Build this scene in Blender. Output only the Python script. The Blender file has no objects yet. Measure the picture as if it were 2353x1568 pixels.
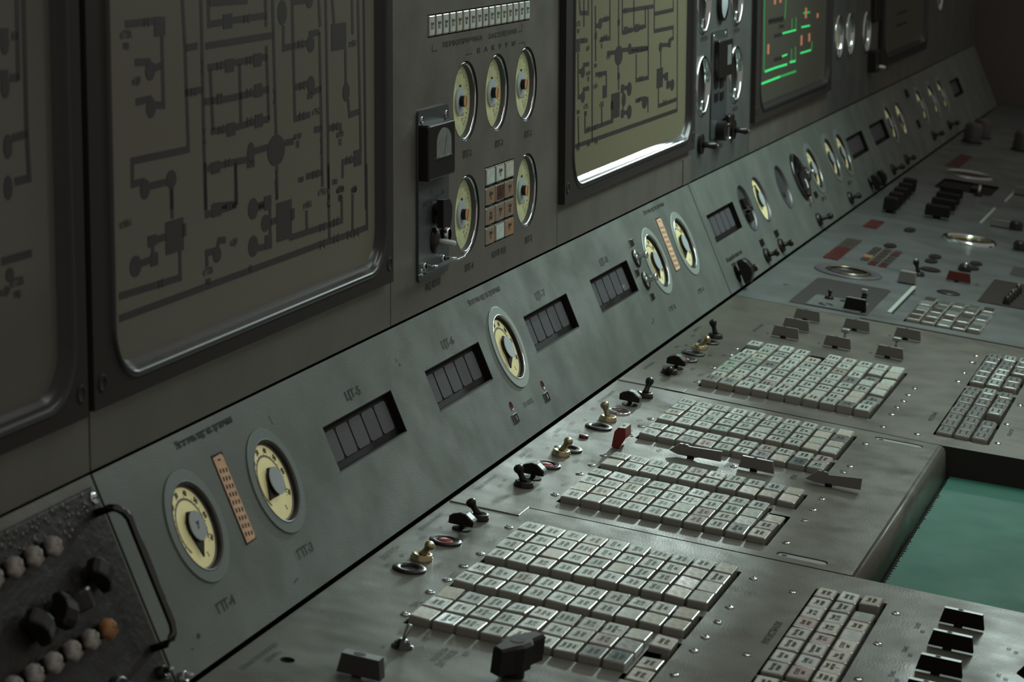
import bpy, bmesh, math, random
from mathutils import Matrix, Vector
random.seed(7)
PI = math.pi
scene = bpy.context.scene
COL = scene.collection

# ---------------------------------------------------------------- camera, world, lights, exposure
cam_d = bpy.data.cameras.new('camera'); cam = bpy.data.objects.new('camera', cam_d); COL.objects.link(cam)
_R = ((0.2904948384852668, -0.9480464675125417, 0.12969442644311868),
      (0.16703509692249835, 0.18369993919881686, 0.9686865379132934),
      (-0.9421847086476781, -0.25973491828274037, 0.21172091775530327))
cm = Matrix(_R).transposed().to_4x4(); cm.translation = Vector((-3.75169293, -1.10262753, 1.11078625))
cam.matrix_world = cm
cam_d.sensor_fit = 'HORIZONTAL'; cam_d.sensor_width = 36.0; cam_d.lens = 36.0 * 5968.974 / 2353.0
cam_d.clip_start = 0.05; cam_d.clip_end = 60
cam_d.dof.use_dof = True; cam_d.dof.focus_distance = 4.45; cam_d.dof.aperture_fstop = 10.0
scene.camera = cam

world = bpy.data.worlds.new('world'); scene.world = world; world.use_nodes = True
bg = world.node_tree.nodes['Background']; bg.inputs[0].default_value = (1.0, 0.93, 0.84, 1); bg.inputs[1].default_value = 0.24

def area(name, loc, target, sx, sy, power, col, spread=180):
    d = bpy.data.lights.new(name, 'AREA'); d.shape = 'RECTANGLE'; d.size = sx; d.size_y = sy
    d.energy = power; d.color = col; d.spread = math.radians(spread)
    o = bpy.data.objects.new(name, d); COL.objects.link(o); o.location = loc
    o.rotation_euler = (Vector(target) - Vector(loc)).to_track_quat('-Z', 'Y').to_euler()
    return o
area('ceiling_light', (2.55, -0.65, 1.85), (2.3, 0.1, 0.1), 2.4, 0.3, 15.5, (0.80, 1.0, 0.93), 105)
area('lip_highlight_light', (4.3, -0.75, 1.7), (-0.4, 0.15, 0.3), 0.7, 0.25, 1.5, (0.80, 1.0, 0.95), 60)  # unseen lamp added for highlights on the left screen's lip and the buttons
sd = bpy.data.lights.new('desk_sheen_spot', 'SPOT'); sd.energy = 700; sd.color = (0.82, 1.0, 0.96); sd.spot_size = math.radians(8.0); sd.spot_blend = 1.0; sd.shadow_soft_size = 0.10  # unseen spot added to lay sheen on the near desk
so = bpy.data.objects.new('desk_sheen_spot', sd); COL.objects.link(so); so.location = (4.6, 0.04, 1.05)
so.rotation_euler = (Vector((0.0, -0.13, 0.0)) - so.location).to_track_quat('-Z', 'Y').to_euler()
area('near_fill', (0.35, -0.62, 1.85), (0.1, -0.30, 0.0), 1.1, 0.16, 1.7, (0.92, 1.0, 0.93), 110)  # unseen fill added to brighten the near buttons and left screen lip

sd = bpy.data.lights.new('strip_sheen_spot', 'SPOT'); sd.energy = 10; sd.color = (0.82, 0.97, 1.0); sd.spot_size = math.radians(4.6); sd.spot_blend = 1.0; sd.shadow_soft_size = 0.12  # unseen lamp, beam narrowed to put sheen on the strip's near top
so = bpy.data.objects.new('strip_sheen_spot', sd); COL.objects.link(so); so.location = (4.5, -1.75, 1.25)
so.rotation_euler = (Vector((-0.93, 0.15, 0.27)) - so.location).to_track_quat('-Z', 'Y').to_euler()

scene.view_settings.view_transform = 'Standard'
try: scene.view_settings.look = 'None'
except Exception: pass
scene.view_settings.exposure = 0.0; scene.view_settings.gamma = 1.0
scene.view_settings.use_curve_mapping = False

# ---------------------------------------------------------------- the three panel planes (desk, sloping strip, upright wall)
A_S = math.radians(59.542441); A_W = math.radians(82.511207); LS = 0.28
S0 = Vector((0, math.cos(A_S), math.sin(A_S))) * LS
def frame(pl, X, v, h=0.0, rot=0.0):
    if pl == 'D': m = Matrix.Translation((X, -v, h))
    else:
        a = A_S if pl == 'S' else A_W
        o = Vector((0, 0, 0)) if pl == 'S' else S0
        u = Vector((0, math.cos(a), math.sin(a))); n = Vector((0, -math.sin(a), math.cos(a)))
        p = o + u * v + n * h + Vector((X, 0, 0))
        m = Matrix(((1, u.x, n.x, p.x), (0, u.y, n.y, p.y), (0, u.z, n.z, p.z), (0, 0, 0, 1)))
    return m @ Matrix.Rotation(rot, 4, 'Z')

# ---------------------------------------------------------------- materials
M = {}
def principled(name, col, rough=0.5, metal=0.0, coat=0.0, emit=None, es=0.0, trans=0.0, spec=0.5):
    m = bpy.data.materials.new(name); m.use_nodes = True
    b = m.node_tree.nodes['Principled BSDF']
    b.inputs['Base Color'].default_value = (*col, 1); b.inputs['Roughness'].default_value = rough
    b.inputs['Metallic'].default_value = metal; b.inputs['Coat Weight'].default_value = coat
    b.inputs['Coat Roughness'].default_value = 0.08
    b.inputs['Transmission Weight'].default_value = trans; b.inputs['Specular IOR Level'].default_value = spec
    if emit: b.inputs['Emission Color'].default_value = (*emit, 1); b.inputs['Emission Strength'].default_value = es
    M[name] = m
    return m
def vary(m, scale, amt, rough_amt=0.0, bump=0.0, bscale=None, detail=4, stretch=(1, 1, 1), bump2=0.0, b2scale=300):
    """object-space noise wear on colour, gloss and surface height"""
    nt = m.node_tree; b = nt.nodes['Principled BSDF']
    tc = nt.nodes.new('ShaderNodeTexCoord'); mp = nt.nodes.new('ShaderNodeMapping'); mp.inputs['Scale'].default_value = stretch
    nt.links.new(tc.outputs['Object'], mp.inputs['Vector'])
    n = nt.nodes.new('ShaderNodeTexNoise'); n.inputs['Scale'].default_value = scale; n.inputs['Detail'].default_value = detail
    nt.links.new(mp.outputs['Vector'], n.inputs['Vector'])
    if amt:
        c = b.inputs['Base Color'].default_value
        r = nt.nodes.new('ShaderNodeValToRGB'); r.color_ramp.elements[0].position = 0.3; r.color_ramp.elements[1].position = 0.7
        r.color_ramp.elements[0].color = (c[0] * (1 - amt), c[1] * (1 - amt), c[2] * (1 - amt), 1)
        r.color_ramp.elements[1].color = (min(1, c[0] * (1 + amt)), min(1, c[1] * (1 + amt)), min(1, c[2] * (1 + amt)), 1)
        nt.links.new(n.outputs['Fac'], r.inputs['Fac']); nt.links.new(r.outputs['Color'], b.inputs['Base Color'])
    if rough_amt:
        mr = nt.nodes.new('ShaderNodeMapRange'); r0 = b.inputs['Roughness'].default_value
        mr.inputs['From Min'].default_value = 0.3; mr.inputs['From Max'].default_value = 0.7
        mr.inputs['To Min'].default_value = max(0.03, r0 - rough_amt); mr.inputs['To Max'].default_value = r0 + rough_amt
        n3 = nt.nodes.new('ShaderNodeTexNoise'); n3.inputs['Scale'].default_value = scale * 1.7; n3.inputs['Detail'].default_value = 5
        nt.links.new(mp.outputs['Vector'], n3.inputs['Vector'])
        nt.links.new(n3.outputs['Fac'], mr.inputs['Value']); nt.links.new(mr.outputs['Result'], b.inputs['Roughness'])
    if bump:
        n2 = nt.nodes.new('ShaderNodeTexNoise'); n2.inputs['Scale'].default_value = bscale or scale; n2.inputs['Detail'].default_value = 2
        nt.links.new(mp.outputs['Vector'], n2.inputs['Vector'])
        bp = nt.nodes.new('ShaderNodeBump'); bp.inputs['Strength'].default_value = 1.0; bp.inputs['Distance'].default_value = bump
        nt.links.new(n2.outputs['Fac'], bp.inputs['Height'])
        last = bp
        if bump2:
            n4 = nt.nodes.new('ShaderNodeTexNoise'); n4.inputs['Scale'].default_value = b2scale; n4.inputs['Detail'].default_value = 2
            nt.links.new(mp.outputs['Vector'], n4.inputs['Vector'])
            bq = nt.nodes.new('ShaderNodeBump'); bq.inputs['Distance'].default_value = bump2
            nt.links.new(n4.outputs['Fac'], bq.inputs['Height']); nt.links.new(bp.outputs['Normal'], bq.inputs['Normal']); last = bq
        nt.links.new(last.outputs['Normal'], b.inputs['Normal'])
    return m
vary(principled('desk_paint', (0.140, 0.143, 0.118), 0.36, 0.2), 5, 0.14, 0.12, 0.0040, 7, bump2=0.0002)
vary(principled('desk_paint_falloff', (0.105, 0.101, 0.080), 0.40, 0.2), 5, 0.14, 0.10, 0.0022, 9, bump2=0.0002)  # same desk paint, light falloff over the third panel put into its colour
vary(principled('desk_paint_far_light', (0.112, 0.126, 0.124), 0.40, 0.2), 5, 0.14, 0.10, 0.0022, 9, bump2=0.0002)  # same desk paint, bluer light on the far panels put into its colour
vary(principled('slope_paint', (0.150, 0.174, 0.159), 0.42, 0.15), 6, 0.10, 0.10, 0.0007, 14, bump2=0.0002)
vary(principled('wall_paint', (0.122, 0.116, 0.098), 0.45, 0.1), 6, 0.10, 0.08, 0.001, 12, bump2=0.0002)
vary(principled('wall_paint_cool', (0.105, 0.112, 0.108), 0.40, 0.2), 6, 0.10, 0.08, 0.001, 12, bump2=0.0002)
vary(principled('crackled_black', (0.020, 0.018, 0.016), 0.40, spec=0.3), 40, 0.2, 0.1, 0.0015, 70)
principled('wet_black', (0.020, 0.018, 0.016), 0.12, spec=0.8)
principled('bezel', (0.034, 0.029, 0.027), 0.6, spec=0.12)
principled('dark_body', (0.022, 0.020, 0.018), 0.6)
principled('black_plastic', (0.013, 0.011, 0.010), 0.34, spec=0.32)
principled('black_matt', (0.014, 0.012, 0.011), 0.7, spec=0.12)
principled('ink', (0.018, 0.016, 0.015), 0.7)
principled('scale_grey', (0.30, 0.31, 0.25), 0.6)
principled('ink_light', (0.6, 0.6, 0.55), 0.7)
principled('chrome', (0.62, 0.66, 0.66), 0.14, 1.0)
principled('steel', (0.36, 0.38, 0.37), 0.32, 1.0)
principled('brass', (0.42, 0.36, 0.22), 0.30, 1.0)
principled('nickel_ring', (0.105, 0.100, 0.110), 0.36, 0.3)
principled('flange', (0.20, 0.245, 0.23), 0.42, 0.2); principled('flange_light', (0.34, 0.40, 0.37), 0.42, 0.2); principled('chrome_dark_reflection', (0.085, 0.088, 0.09), 0.13, 1.0)  # last one: plain chrome, reflection of dark surroundings put into its colour
principled('rubber', (0.020, 0.017, 0.016), 0.5)
principled('cap_body', (0.29, 0.285, 0.25), 0.20, 0.0, coat=0.35)
for k, c in (('cap_face', (0.64, 0.73, 0.655)), ('cap_warm', (0.66, 0.67, 0.57)), ('cap_cool', (0.48, 0.57, 0.53)),
             ('cap_green', (0.46, 0.60, 0.49)), ('cap_pink', (0.48, 0.42, 0.37)), ('cap_teal', (0.10, 0.17, 0.155)),
             ('cap_grey', (0.24, 0.27, 0.26)), ('cap_orange', (0.46, 0.24, 0.12)), ('cap_amber', (0.33, 0.22, 0.15)),
             ('cap_brown', (0.12, 0.035, 0.018)), ('cap_dark', (0.07, 0.06, 0.05)), ('cap_slate', (0.13, 0.14, 0.13)), ('cap_red', (0.10, 0.014, 0.012))):
    vary(principled(k, c, 0.26, 0.0, coat=0.6), 60, 0.10, 0.05, 0.0010, 30)
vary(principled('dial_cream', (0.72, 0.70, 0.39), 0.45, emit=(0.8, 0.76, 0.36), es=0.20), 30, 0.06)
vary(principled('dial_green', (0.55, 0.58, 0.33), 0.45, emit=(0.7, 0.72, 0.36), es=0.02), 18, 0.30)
principled('hub_blue', (0.42, 0.49, 0.52), 0.5)
principled('hub_orange', (0.62, 0.33, 0.16), 0.4)
vary(principled('card_orange', (0.78, 0.50, 0.31), 0.7), 40, 0.15)
principled('pane_violet', (0.115, 0.118, 0.130), 0.28, coat=0.3)
principled('plate_bluegrey', (0.085, 0.098, 0.102), 0.36, 0.4)
principled('lever_grey', (0.190, 0.178, 0.168), 0.5, 0.1)
principled('lever_dark', (0.060, 0.056, 0.054), 0.5, 0.1)
principled('plate_dark', (0.034, 0.031, 0.030), 0.55, spec=0.25)
principled('lever_edge', (0.42, 0.44, 0.43), 0.35, 0.9)
principled('red_lens', (0.34, 0.02, 0.015), 0.3)
principled('red_dark', (0.10, 0.012, 0.010), 0.4)
principled('red_paint', (0.20, 0.022, 0.018), 0.38)
vary(principled('knob_white', (0.34, 0.32, 0.30), 0.45), 90, 0.45, 0, 0.006, 60)
vary(principled('knob_amber', (0.42, 0.20, 0.08), 0.6), 60, 0.3, 0, 0.004, 60)
vary(principled('desk_green', (0.060, 0.205, 0.155), 0.60, 0.0, spec=0.22), 7, 0.12, 0.06, 0.001, 8)
principled('screen_face', (0.165, 0.160, 0.125), 0.36, coat=0.05, spec=0.3)
principled('screen_face_warm', (0.190, 0.180, 0.115), 0.34, coat=0.1, spec=0.3)
principled('screen_dark', (0.10, 0.098, 0.075), 0.30, coat=0.25)
principled('mimic', (0.026, 0.020, 0.020), 0.5)
principled('green_glow', (0.02, 0.2, 0.06), 0.5, emit=(0.06, 1.0, 0.25), es=0.65)
principled('green_dim', (0.02, 0.16, 0.05), 0.5, emit=(0.06, 1.0, 0.20), es=0.26)
principled('orange_glow', (0.3, 0.1, 0.05), 0.5, emit=(1.0, 0.36, 0.20), es=0.30)
principled('strip_white', (0.42, 0.48, 0.44), 0.4)
principled('gold', (0.36, 0.34, 0.20), 0.22, 0.9)
principled('room_dark', (0.120, 0.108, 0.100), 0.8)
principled('cabinet_maroon', (0.060, 0.022, 0.020), 0.6)
principled('dust', (0.30, 0.33, 0.32), 0.5)

# ---------------------------------------------------------------- mesh builder
class MB:
    def __init__(s): s.v = []; s.f = []; s.mi = []; s.sm = []; s.mats = []
    def mat(s, name):
        if name not in s.mats: s.mats.append(name)
        return s.mats.index(name)
    def add(s, vs, fs, mat, T=None, smooth=False):
        b = len(s.v); k = s.mat(mat)
        for p in vs:
            p = Vector(p); s.v.append(T @ p if T else p)
        for f in fs: s.f.append([b + i for i in f]); s.mi.append(k); s.sm.append(smooth)
        return s
    def box(s, x0, x1, y0, y1, z0, z1, mat, T=None, bv=0.0, bottom=True):
        """box with the top edges chamfered by bv"""
        if bv <= 0:
            vs = [(x0, y0, z0), (x1, y0, z0), (x1, y1, z0), (x0, y1, z0), (x0, y0, z1), (x1, y0, z1), (x1, y1, z1), (x0, y1, z1)]
            return s.add(vs, [(3, 2, 1, 0), (4, 5, 6, 7), (0, 1, 5, 4), (1, 2, 6, 5), (2, 3, 7, 6), (3, 0, 4, 7)], mat, T)
        def ring(i, z, c):
            a, b_, d, e = x0 + i, x1 - i, y0 + i, y1 - i
            return [(a + c, d, z), (b_ - c, d, z), (b_, d + c, z), (b_, e - c, z), (b_ - c, e, z), (a + c, e, z), (a, e - c, z), (a, d + c, z)]
        rs = [ring(0, z0, bv), ring(0, z1 - bv, bv), ring(bv * 0.3, z1 - bv * 0.3, bv), ring(bv, z1, bv)]
        vs = [p for r in rs for p in r]; fs = []
        for k in range(3):
            for i in range(8): j = (i + 1) % 8; fs.append((k * 8 + i, k * 8 + j, k * 8 + 8 + j, k * 8 + 8 + i))
        fs.append(tuple(range(24, 32))); fs.append(tuple(range(7, -1, -1)))
        return s.add(vs, fs, mat, T)
    def lathe(s, prof, mat, T=None, n=32, smooth=True, close=True):
        vs = []; fs = []; m = len(prof)
        for i in range(n):
            a = 2 * PI * i / n
            for r, z in prof: vs.append((r * math.cos(a), r * math.sin(a), z))
        for i in range(n):
            j = (i + 1) % n
            for k in range(m - 1): fs.append((i * m + k, j * m + k, j * m + k + 1, i * m + k + 1))
        if close:
            if prof[-1][0] > 1e-6: fs.append(tuple(i * m + m - 1 for i in range(n)))
            if prof[0][0] > 1e-6: fs.append(tuple(i * m for i in range(n - 1, -1, -1)))
        return s.add(vs, fs, mat, T, smooth)
    def cyl(s, r, z0, z1, mat, T=None, n=24): 
        s.lathe([(r, z0), (r, z1)], mat, T, n, False)
        return s
    def prism(s, poly, z0, z1, mat, T=None):
        n = len(poly); vs = [(x, y, z0) for x, y in poly] + [(x, y, z1) for x, y in poly]
        fs = [tuple(range(n, 2 * n)), tuple(range(n - 1, -1, -1))]
        for i in range(n): j = (i + 1) % n; fs.append((i, j, n + j, n + i))
        return s.add(vs, fs, mat, T)
    def tube(s, pts, r, mat, T=None, n=10):
        pts = [Vector(p) for p in pts]; vs = []; fs = []
        up = Vector((0.31, 0.17, 0.93)).normalized()
        for i, p in enumerate(pts):
            t = (pts[min(i + 1, len(pts) - 1)] - pts[max(i - 1, 0)]).normalized()
            a = t.cross(up)
            if a.length < 1e-3: a = t.cross(Vector((1, 0, 0)))
            a.normalize(); b = t.cross(a); rr = r[i] if isinstance(r, (list, tuple)) else r
            for k in range(n):
                w = 2 * PI * k / n; vs.append(p + a * math.cos(w) * rr + b * math.sin(w) * rr)
        for i in range(len(pts) - 1):
            for k in range(n):
                j = (k + 1) % n; fs.append((i * n + k, i * n + j, (i + 1) * n + j, (i + 1) * n + k))
        fs.append(tuple(range(n - 1, -1, -1))); fs.append(tuple((len(pts) - 1) * n + k for k in range(n)))
        return s.add(vs, fs, mat, T, True)
    def ribbon(s, pts, w, z, mat):
        """flat painted line of width w with mitred corners"""
        P = [Vector((a, b)) for a, b in pts]; n = len(P); L = []; Rr = []
        for i in range(n):
            d0 = (P[i] - P[i - 1]).normalized() if i else (P[1] - P[0]).normalized()
            d1 = (P[i + 1] - P[i]).normalized() if i < n - 1 else d0
            n0 = Vector((-d0.y, d0.x)); n1 = Vector((-d1.y, d1.x)); q = n0 + n1
            q = q / max(0.35, q.dot(n0)) if q.length > 1e-4 else n0
            L.append(P[i] + q * w / 2); Rr.append(P[i] - q * w / 2)
        vs = [(a.x, a.y, z) for a in L] + [(a.x, a.y, z) for a in Rr]
        return s.add(vs, [(i, n + i, n + i + 1, i + 1) for i in range(n - 1)], mat)
    def disc(s, x, y, rx, ry, z, mat, n=20):
        return s.add([(x + rx * math.cos(2 * PI * k / n), y + ry * math.sin(2 * PI * k / n), z) for k in range(n)], [tuple(range(n))], mat)
    def rect(s, x0, x1, y0, y1, z, mat):
        return s.add([(x0, y0, z), (x1, y0, z), (x1, y1, z), (x0, y1, z)], [(0, 1, 2, 3)], mat)
    def mesh(s, name):
        me = bpy.data.meshes.new(name); me.from_pydata([tuple(p) for p in s.v], [], s.f)
        for k in s.mats: me.materials.append(M[k])
        me.polygons.foreach_set('material_index', s.mi); me.polygons.foreach_set('use_smooth', s.sm); me.update()
        return me
    def build(s, name, parent=None, mw=None):
        o = bpy.data.objects.new(name, s.mesh(name)); COL.objects.link(o)
        if parent: o.parent = parent
        if mw is not None: o.matrix_world = mw
        return o
_TR = dict(zip('АБВГДЕЖЗИКЛМНОПРСТУФХЦЧЮЯ', ['A','B','V','G','D','E','Zh','Z','I','K','L','M','N','O','P','R','S','T','U','F','Kh','Ts','Ch','Yu','Ya']))
def latin(s): return ''.join(_TR.get(c, c) for c in s).replace('№', 'No.')
def tag(o, label=None, cat=None, group=None, kind=None):
    if label: label = latin(label)
    if group: group = latin(group)
    if label: o['label'] = label
    if cat: o['category'] = cat
    if group: o['group'] = group
    if kind: o['kind'] = kind
    return o
def thing(name, label, cat, mw, group=None):
    o = bpy.data.objects.new(name, None); COL.objects.link(o); o.empty_display_size = 0.02
    o.matrix_world = mw
    return tag(o, label, cat, group)
def child(name, me, parent, T=None):
    o = bpy.data.objects.new(name, me); COL.objects.link(o); o.parent = parent
    if T is not None: o.matrix_local = T
    return o
def circ(x, y, r, n=48, ry=None): return [(x + r * math.cos(2 * PI * k / n), y + (ry or r) * math.sin(2 * PI * k / n)) for k in range(n)]
def rrect(x0, x1, y0, y1, r, n=6):
    o = []
    for cx_, cy_, a0 in ((x1 - r, y0 + r, -PI / 2), (x1 - r, y1 - r, 0), (x0 + r, y1 - r, PI / 2), (x0 + r, y0 + r, PI)):
        for k in range(n + 1): a = a0 + PI / 2 * k / n; o.append((cx_ + r * math.cos(a), cy_ + r * math.sin(a)))
    return o
def rc(x0, x1, y0, y1): return [(x0, y0), (x1, y0), (x1, y1), (x0, y1)]
DG = None
def eval_mesh(cu, name):
    o = bpy.data.objects.new('tmp', cu); COL.objects.link(o)
    dg = bpy.context.evaluated_depsgraph_get()
    me = bpy.data.meshes.new_from_object(o.evaluated_get(dg)); me.name = name
    bpy.data.objects.remove(o); bpy.data.curves.remove(cu)
    return me
def sheet(name, outline, holes, z0, z1, mat):
    """metal sheet with real cut-outs"""
    cu = bpy.data.curves.new(name, 'CURVE'); cu.dimensions = '2D'; cu.fill_mode = 'BOTH'; cu.extrude = (z1 - z0) / 2
    for pl in [outline] + holes:
        sp = cu.splines.new('POLY'); sp.points.add(len(pl) - 1)
        for i, p in enumerate(pl): sp.points[i].co = (p[0], p[1], 0, 1)
        sp.use_cyclic_u = True
    me = eval_mesh(cu, name)
    for v in me.vertices: v.co.z += (z0 + z1) / 2
    me.materials.clear(); me.materials.append(M[mat])
    for p in me.polygons: p.use_smooth = False; p.material_index = 0
    return me
TXT = {}
def text_mesh(s, size, sx=0.7, align='LEFT', mat='ink', bold=0.0, spacing=1.0, line=1.0, res=2):
    key = (s, size, sx, align, mat, bold, spacing, line)
    if key in TXT: return TXT[key]
    cu = bpy.data.curves.new('lettering', 'FONT'); cu.body = s; cu.size = size; cu.align_x = align; cu.align_y = 'CENTER'
    cu.offset = (bold + 0.012) * size; cu.space_character = spacing; cu.space_line = line; cu.resolution_u = res
    me = eval_mesh(cu, 'lettering')
    for v in me.vertices: v.co.x *= sx; v.co.z = 0
    me.materials.clear(); me.materials.append(M[mat])
    for p in me.polygons: p.material_index = 0
    TXT[key] = me
    return me
def put_text(parent, s, x, y, size, sx=0.7, align='LEFT', mat='ink', bold=0.0, spacing=1.0, z=0.0008, rot=0.0, line=1.0, width=None):
    me = text_mesh(s, size, sx, align, mat, bold, spacing, line); T = Matrix.Translation((x, y, z)) @ Matrix.Rotation(rot, 4, 'Z')
    if width:
        xs = [v.co.x for v in me.vertices]; w = max(xs) - min(xs)
        T = T @ Matrix.Diagonal((width / w, 1, 1, 1))
    return child('lettering', me, parent, T)

# ---------------------------------------------------------------- room (setting)
def struct(name, mb): return tag(mb.build(name), kind='structure')
struct('floor', MB().box(-6, 11, -6, 2, -0.80, -0.75, 'room_dark'))
struct('wall_back', MB().box(-6, 11, 1.15, 1.2, -0.75, 3.0, 'room_dark'))
struct('wall_right', MB().box(10.9, 11.0, -6, 1.15, -0.75, 3.0, 'room_dark'))

# ---------------------------------------------------------------- button block layouts  (X of near edge, rows, pitch X, v of left edge, cols)
PV = 0.0337
BLOCKS = {
 'g1': (-0.277, 4, 0.0545, 0.144, 10), 'g2': (-0.420, 2, 0.0545, 0.143, 10), 'g3': (-0.607, 3, 0.0535, 0.142, 9),
 'm':  (-0.499, 8, 0.0546, 0.601, 3),
 'b1': (0.112, 4, 0.0538, 0.148, 9), 'b2': (0.358, 2, 0.0505, 0.148, 10), 'b3': (0.613, 2, 0.0525, 0.150, 10), 'b4': (0.745, 4, 0.0510, 0.150, 10),
 'c1': (1.118, 8, 0.0605, 0.148, 10), 'r1': (1.093, 8, 0.0592, 0.615, 3), 'r2': (1.600, 6, 0.0592, 0.615, 3), 'k1': (2.186, 5, 0.066, 0.393, 5)}
def hole_rect(x0, x1, v0, v1, g=0.003): return rc(x0 - g, x1 + g, -v1 - g, -v0 + g)
def block_hole(k):
    x, r, p, v, c = BLOCKS[k]; return hole_rect(x, x + r * p, v, v + c * PV)

# ---------------------------------------------------------------- desk panels
I4 = Matrix.Identity(4)
def screw_mesh():
    mb = MB(); mb.lathe([(0.0065, 0), (0.0068, 0.0006), (0.0058, 0.0014), (0.0034, 0.0020), (0.0, 0.0022)], 'chrome', n=16, close=False)
    mb.box(-0.0056, 0.0056, -0.0007, 0.0007, 0.0012, 0.0024, 'ink')
    return mb.mesh('screw')
SCREW = screw_mesh()
def screws(parent, pts, flip=1):
    for i, (x, v) in enumerate(pts):
        child('screw', SCREW, parent, Matrix.Translation((x, v * flip, 0.0)) @ Matrix.Rotation(random.uniform(0, PI), 4, 'Z'))
def desk(name, label, outline, holes, mat, tray_holes=None):
    me = sheet('desk_sheet', outline, holes, -0.003, 0.0, mat)
    o = bpy.data.objects.new(name, me); COL.objects.link(o); tag(o, label, 'control panel')
    o['group'] = 'grey desk panels of the console'
    return o
def tray(parent, x0, x1, v0, v1):
    MB().box(x0, x1, -v1, -v0, -0.030, -0.020, 'dark_body').build('tray', parent)

deskA = desk('console_desk', 'grey metal desk panel nearest the camera, under the three-block lamp buttons marked ГРЭЦ',
   [(-1.9, -0.004), (0.0425, -0.004), (0.0400, -0.9), (0.036, -1.3), (-1.9, -1.3)],
   [block_hole('g1'), block_hole('g2'), block_hole('g3'), hole_rect(-0.632, -0.447, 0.4465, 0.481), block_hole('m'), hole_rect(-0.72, -0.508, 0.601, 0.704),
    circ(-0.839, -0.066, 0.0095)], 'desk_paint')
tray(deskA, -1.9, 0.035, 0.01, 1.29)
deskB = desk('console_desk', 'grey metal desk panel with rounded front edge beside the green writing surface',
   [(0.0465, -0.004), (1.031, -0.004), (1.031, -0.10), (1.025, -0.10), (1.012, -0.634), (0.0465, -0.634)],
   [hole_rect(0.112, 0.328, 0.148, 0.451), hole_rect(0.112, 0.300, 0.455, 0.486), block_hole('b2'), block_hole('b3'), block_hole('b4'),
    rrect(0.071, 0.095, -0.590, -0.510, 0.010), rrect(0.962, 0.984, -0.610, -0.520, 0.010), circ(0.542, -0.0712, 0.0085)], 'desk_paint')
tray(deskB, 0.05, 1.0, 0.01, 0.60)
mb = MB()
pr = [(-0.634, 0.0), (-0.641, -0.0012), (-0.6465, -0.005), (-0.650, -0.012), (-0.652, -0.022), (-0.660, -0.058), (-0.640, -0.058), (-0.634, -0.003)]
n_ = len(pr); vs = [(0.0465, y, z) for y, z in pr] + [(1.012, y, z) for y, z in pr]
mb.add(vs, [(i, (i + 1) % n_, n_ + (i + 1) % n_, n_ + i) for i in range(n_)] + [tuple(range(n_ - 1, -1, -1)), tuple(range(n_, 2 * n_))], 'desk_paint', None, True)
mb.build('front_edge', deskB)
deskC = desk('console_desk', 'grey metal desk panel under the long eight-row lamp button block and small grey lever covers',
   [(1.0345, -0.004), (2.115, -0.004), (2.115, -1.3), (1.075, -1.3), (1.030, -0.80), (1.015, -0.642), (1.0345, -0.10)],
   [block_hole('c1'), block_hole('r1'), block_hole('r2')], 'desk_paint_falloff')
tray(deskC, 1.04, 2.11, 0.01, 1.29)
MB().add([(1.015, -0.645, -0.0005), (1.030, -0.80, -0.0005), (1.075, -1.3, -0.0005), (1.075, -1.3, -0.07), (1.030, -0.80, -0.07), (1.015, -0.645, -0.07)],
         [(0, 1, 4, 5), (1, 2, 3, 4)], 'bezel').build('side_skirt', deskC)
deskD = desk('console_desk', 'bluish grey desk panel further along, with the black framed display and orange-lit lamps',
   [(2.119, -0.004), (3.75, -0.004), (3.75, -1.3), (2.119, -1.3)],
   [block_hole('k1')], 'desk_paint_far_light')
tray(deskD, 2.12, 3.74, 0.01, 1.29)
deskE = desk('console_desk', 'dim far end of the grey desk with two rows of black square knobs',
   [(3.754, -0.004), (7.6, -0.004), (7.6, -1.3), (3.754, -1.3)], [rrect(4.58, 4.86, -0.312, -0.128, 0.02)], 'desk_paint_far_light')
tray(deskE, 3.76, 7.5, 0.01, 1.29)
# raised trims and small plates that belong to the desk panels
MB().box(2.1165, 2.124, -1.3, -0.30, 0.0, 0.003, 'steel').build('edge_trim', deskD)
MB().box(-0.012, 0.046, -0.120, -0.006, 0.0002, 0.0016, 'desk_paint', bv=0.001).build('cover_plate', deskA)
MB().box(1.030, 1.062, -0.137, -0.006, 0.0002, 0.0016, 'desk_paint', bv=0.001).build('cover_plate', deskB)
for X0, v0, v1, par in ((0.083, 0.510, 0.590, deskB), (0.973, 0.520, 0.610, deskB)):
    mb = MB(); mb.prism(rrect(X0 - 0.010, X0 + 0.010, -v1 + 0.002, -v0 - 0.002, 0.009), -0.004, -0.0015, 'dust'); mb.disc(X0, -v0 - 0.012, 0.0045, 0.0045, -0.0012, 'ink'); mb.build('slot_slide', par)
screws(deskA, [(-0.082, .125), (-0.241, .130), (-0.316, .128), (-0.393, .129), (-0.462, .127), (-0.574, .130), (-0.077, .506), (-0.103, .571), (-0.239, .505),
               (-0.318, .506), (-0.395, .505), (-0.461, .504), (-0.430, .571), (-0.573, .504), (-0.100, .724), (-0.261, .723), (-0.429, .724)], -1)
screws(deskB, [(0.772, .136), (0.704, .135), (0.623, .136), (0.449, .133), (0.372, .132), (0.301, .131), (0.148, .132), (0.454, .513), (0.375, .513), (0.299, .513),
               (0.149, .512), (0.551, .340), (0.905, .513), (0.715, .517), (0.665, .514)], -1)
screws(deskC, [(1.528, .134), (1.456, .137), (1.301, .135), (1.146, .137), (1.395, .520), (1.330, .520), (1.262, .518), (1.190, .518), (1.070, .520), (1.470, .522), (1.065, .586),
               (1.62, .592), (1.72, .592), (1.85, .592), (1.93, .592), (1.30, .730), (1.12, .733), (1.50, .735)], -1)
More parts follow.
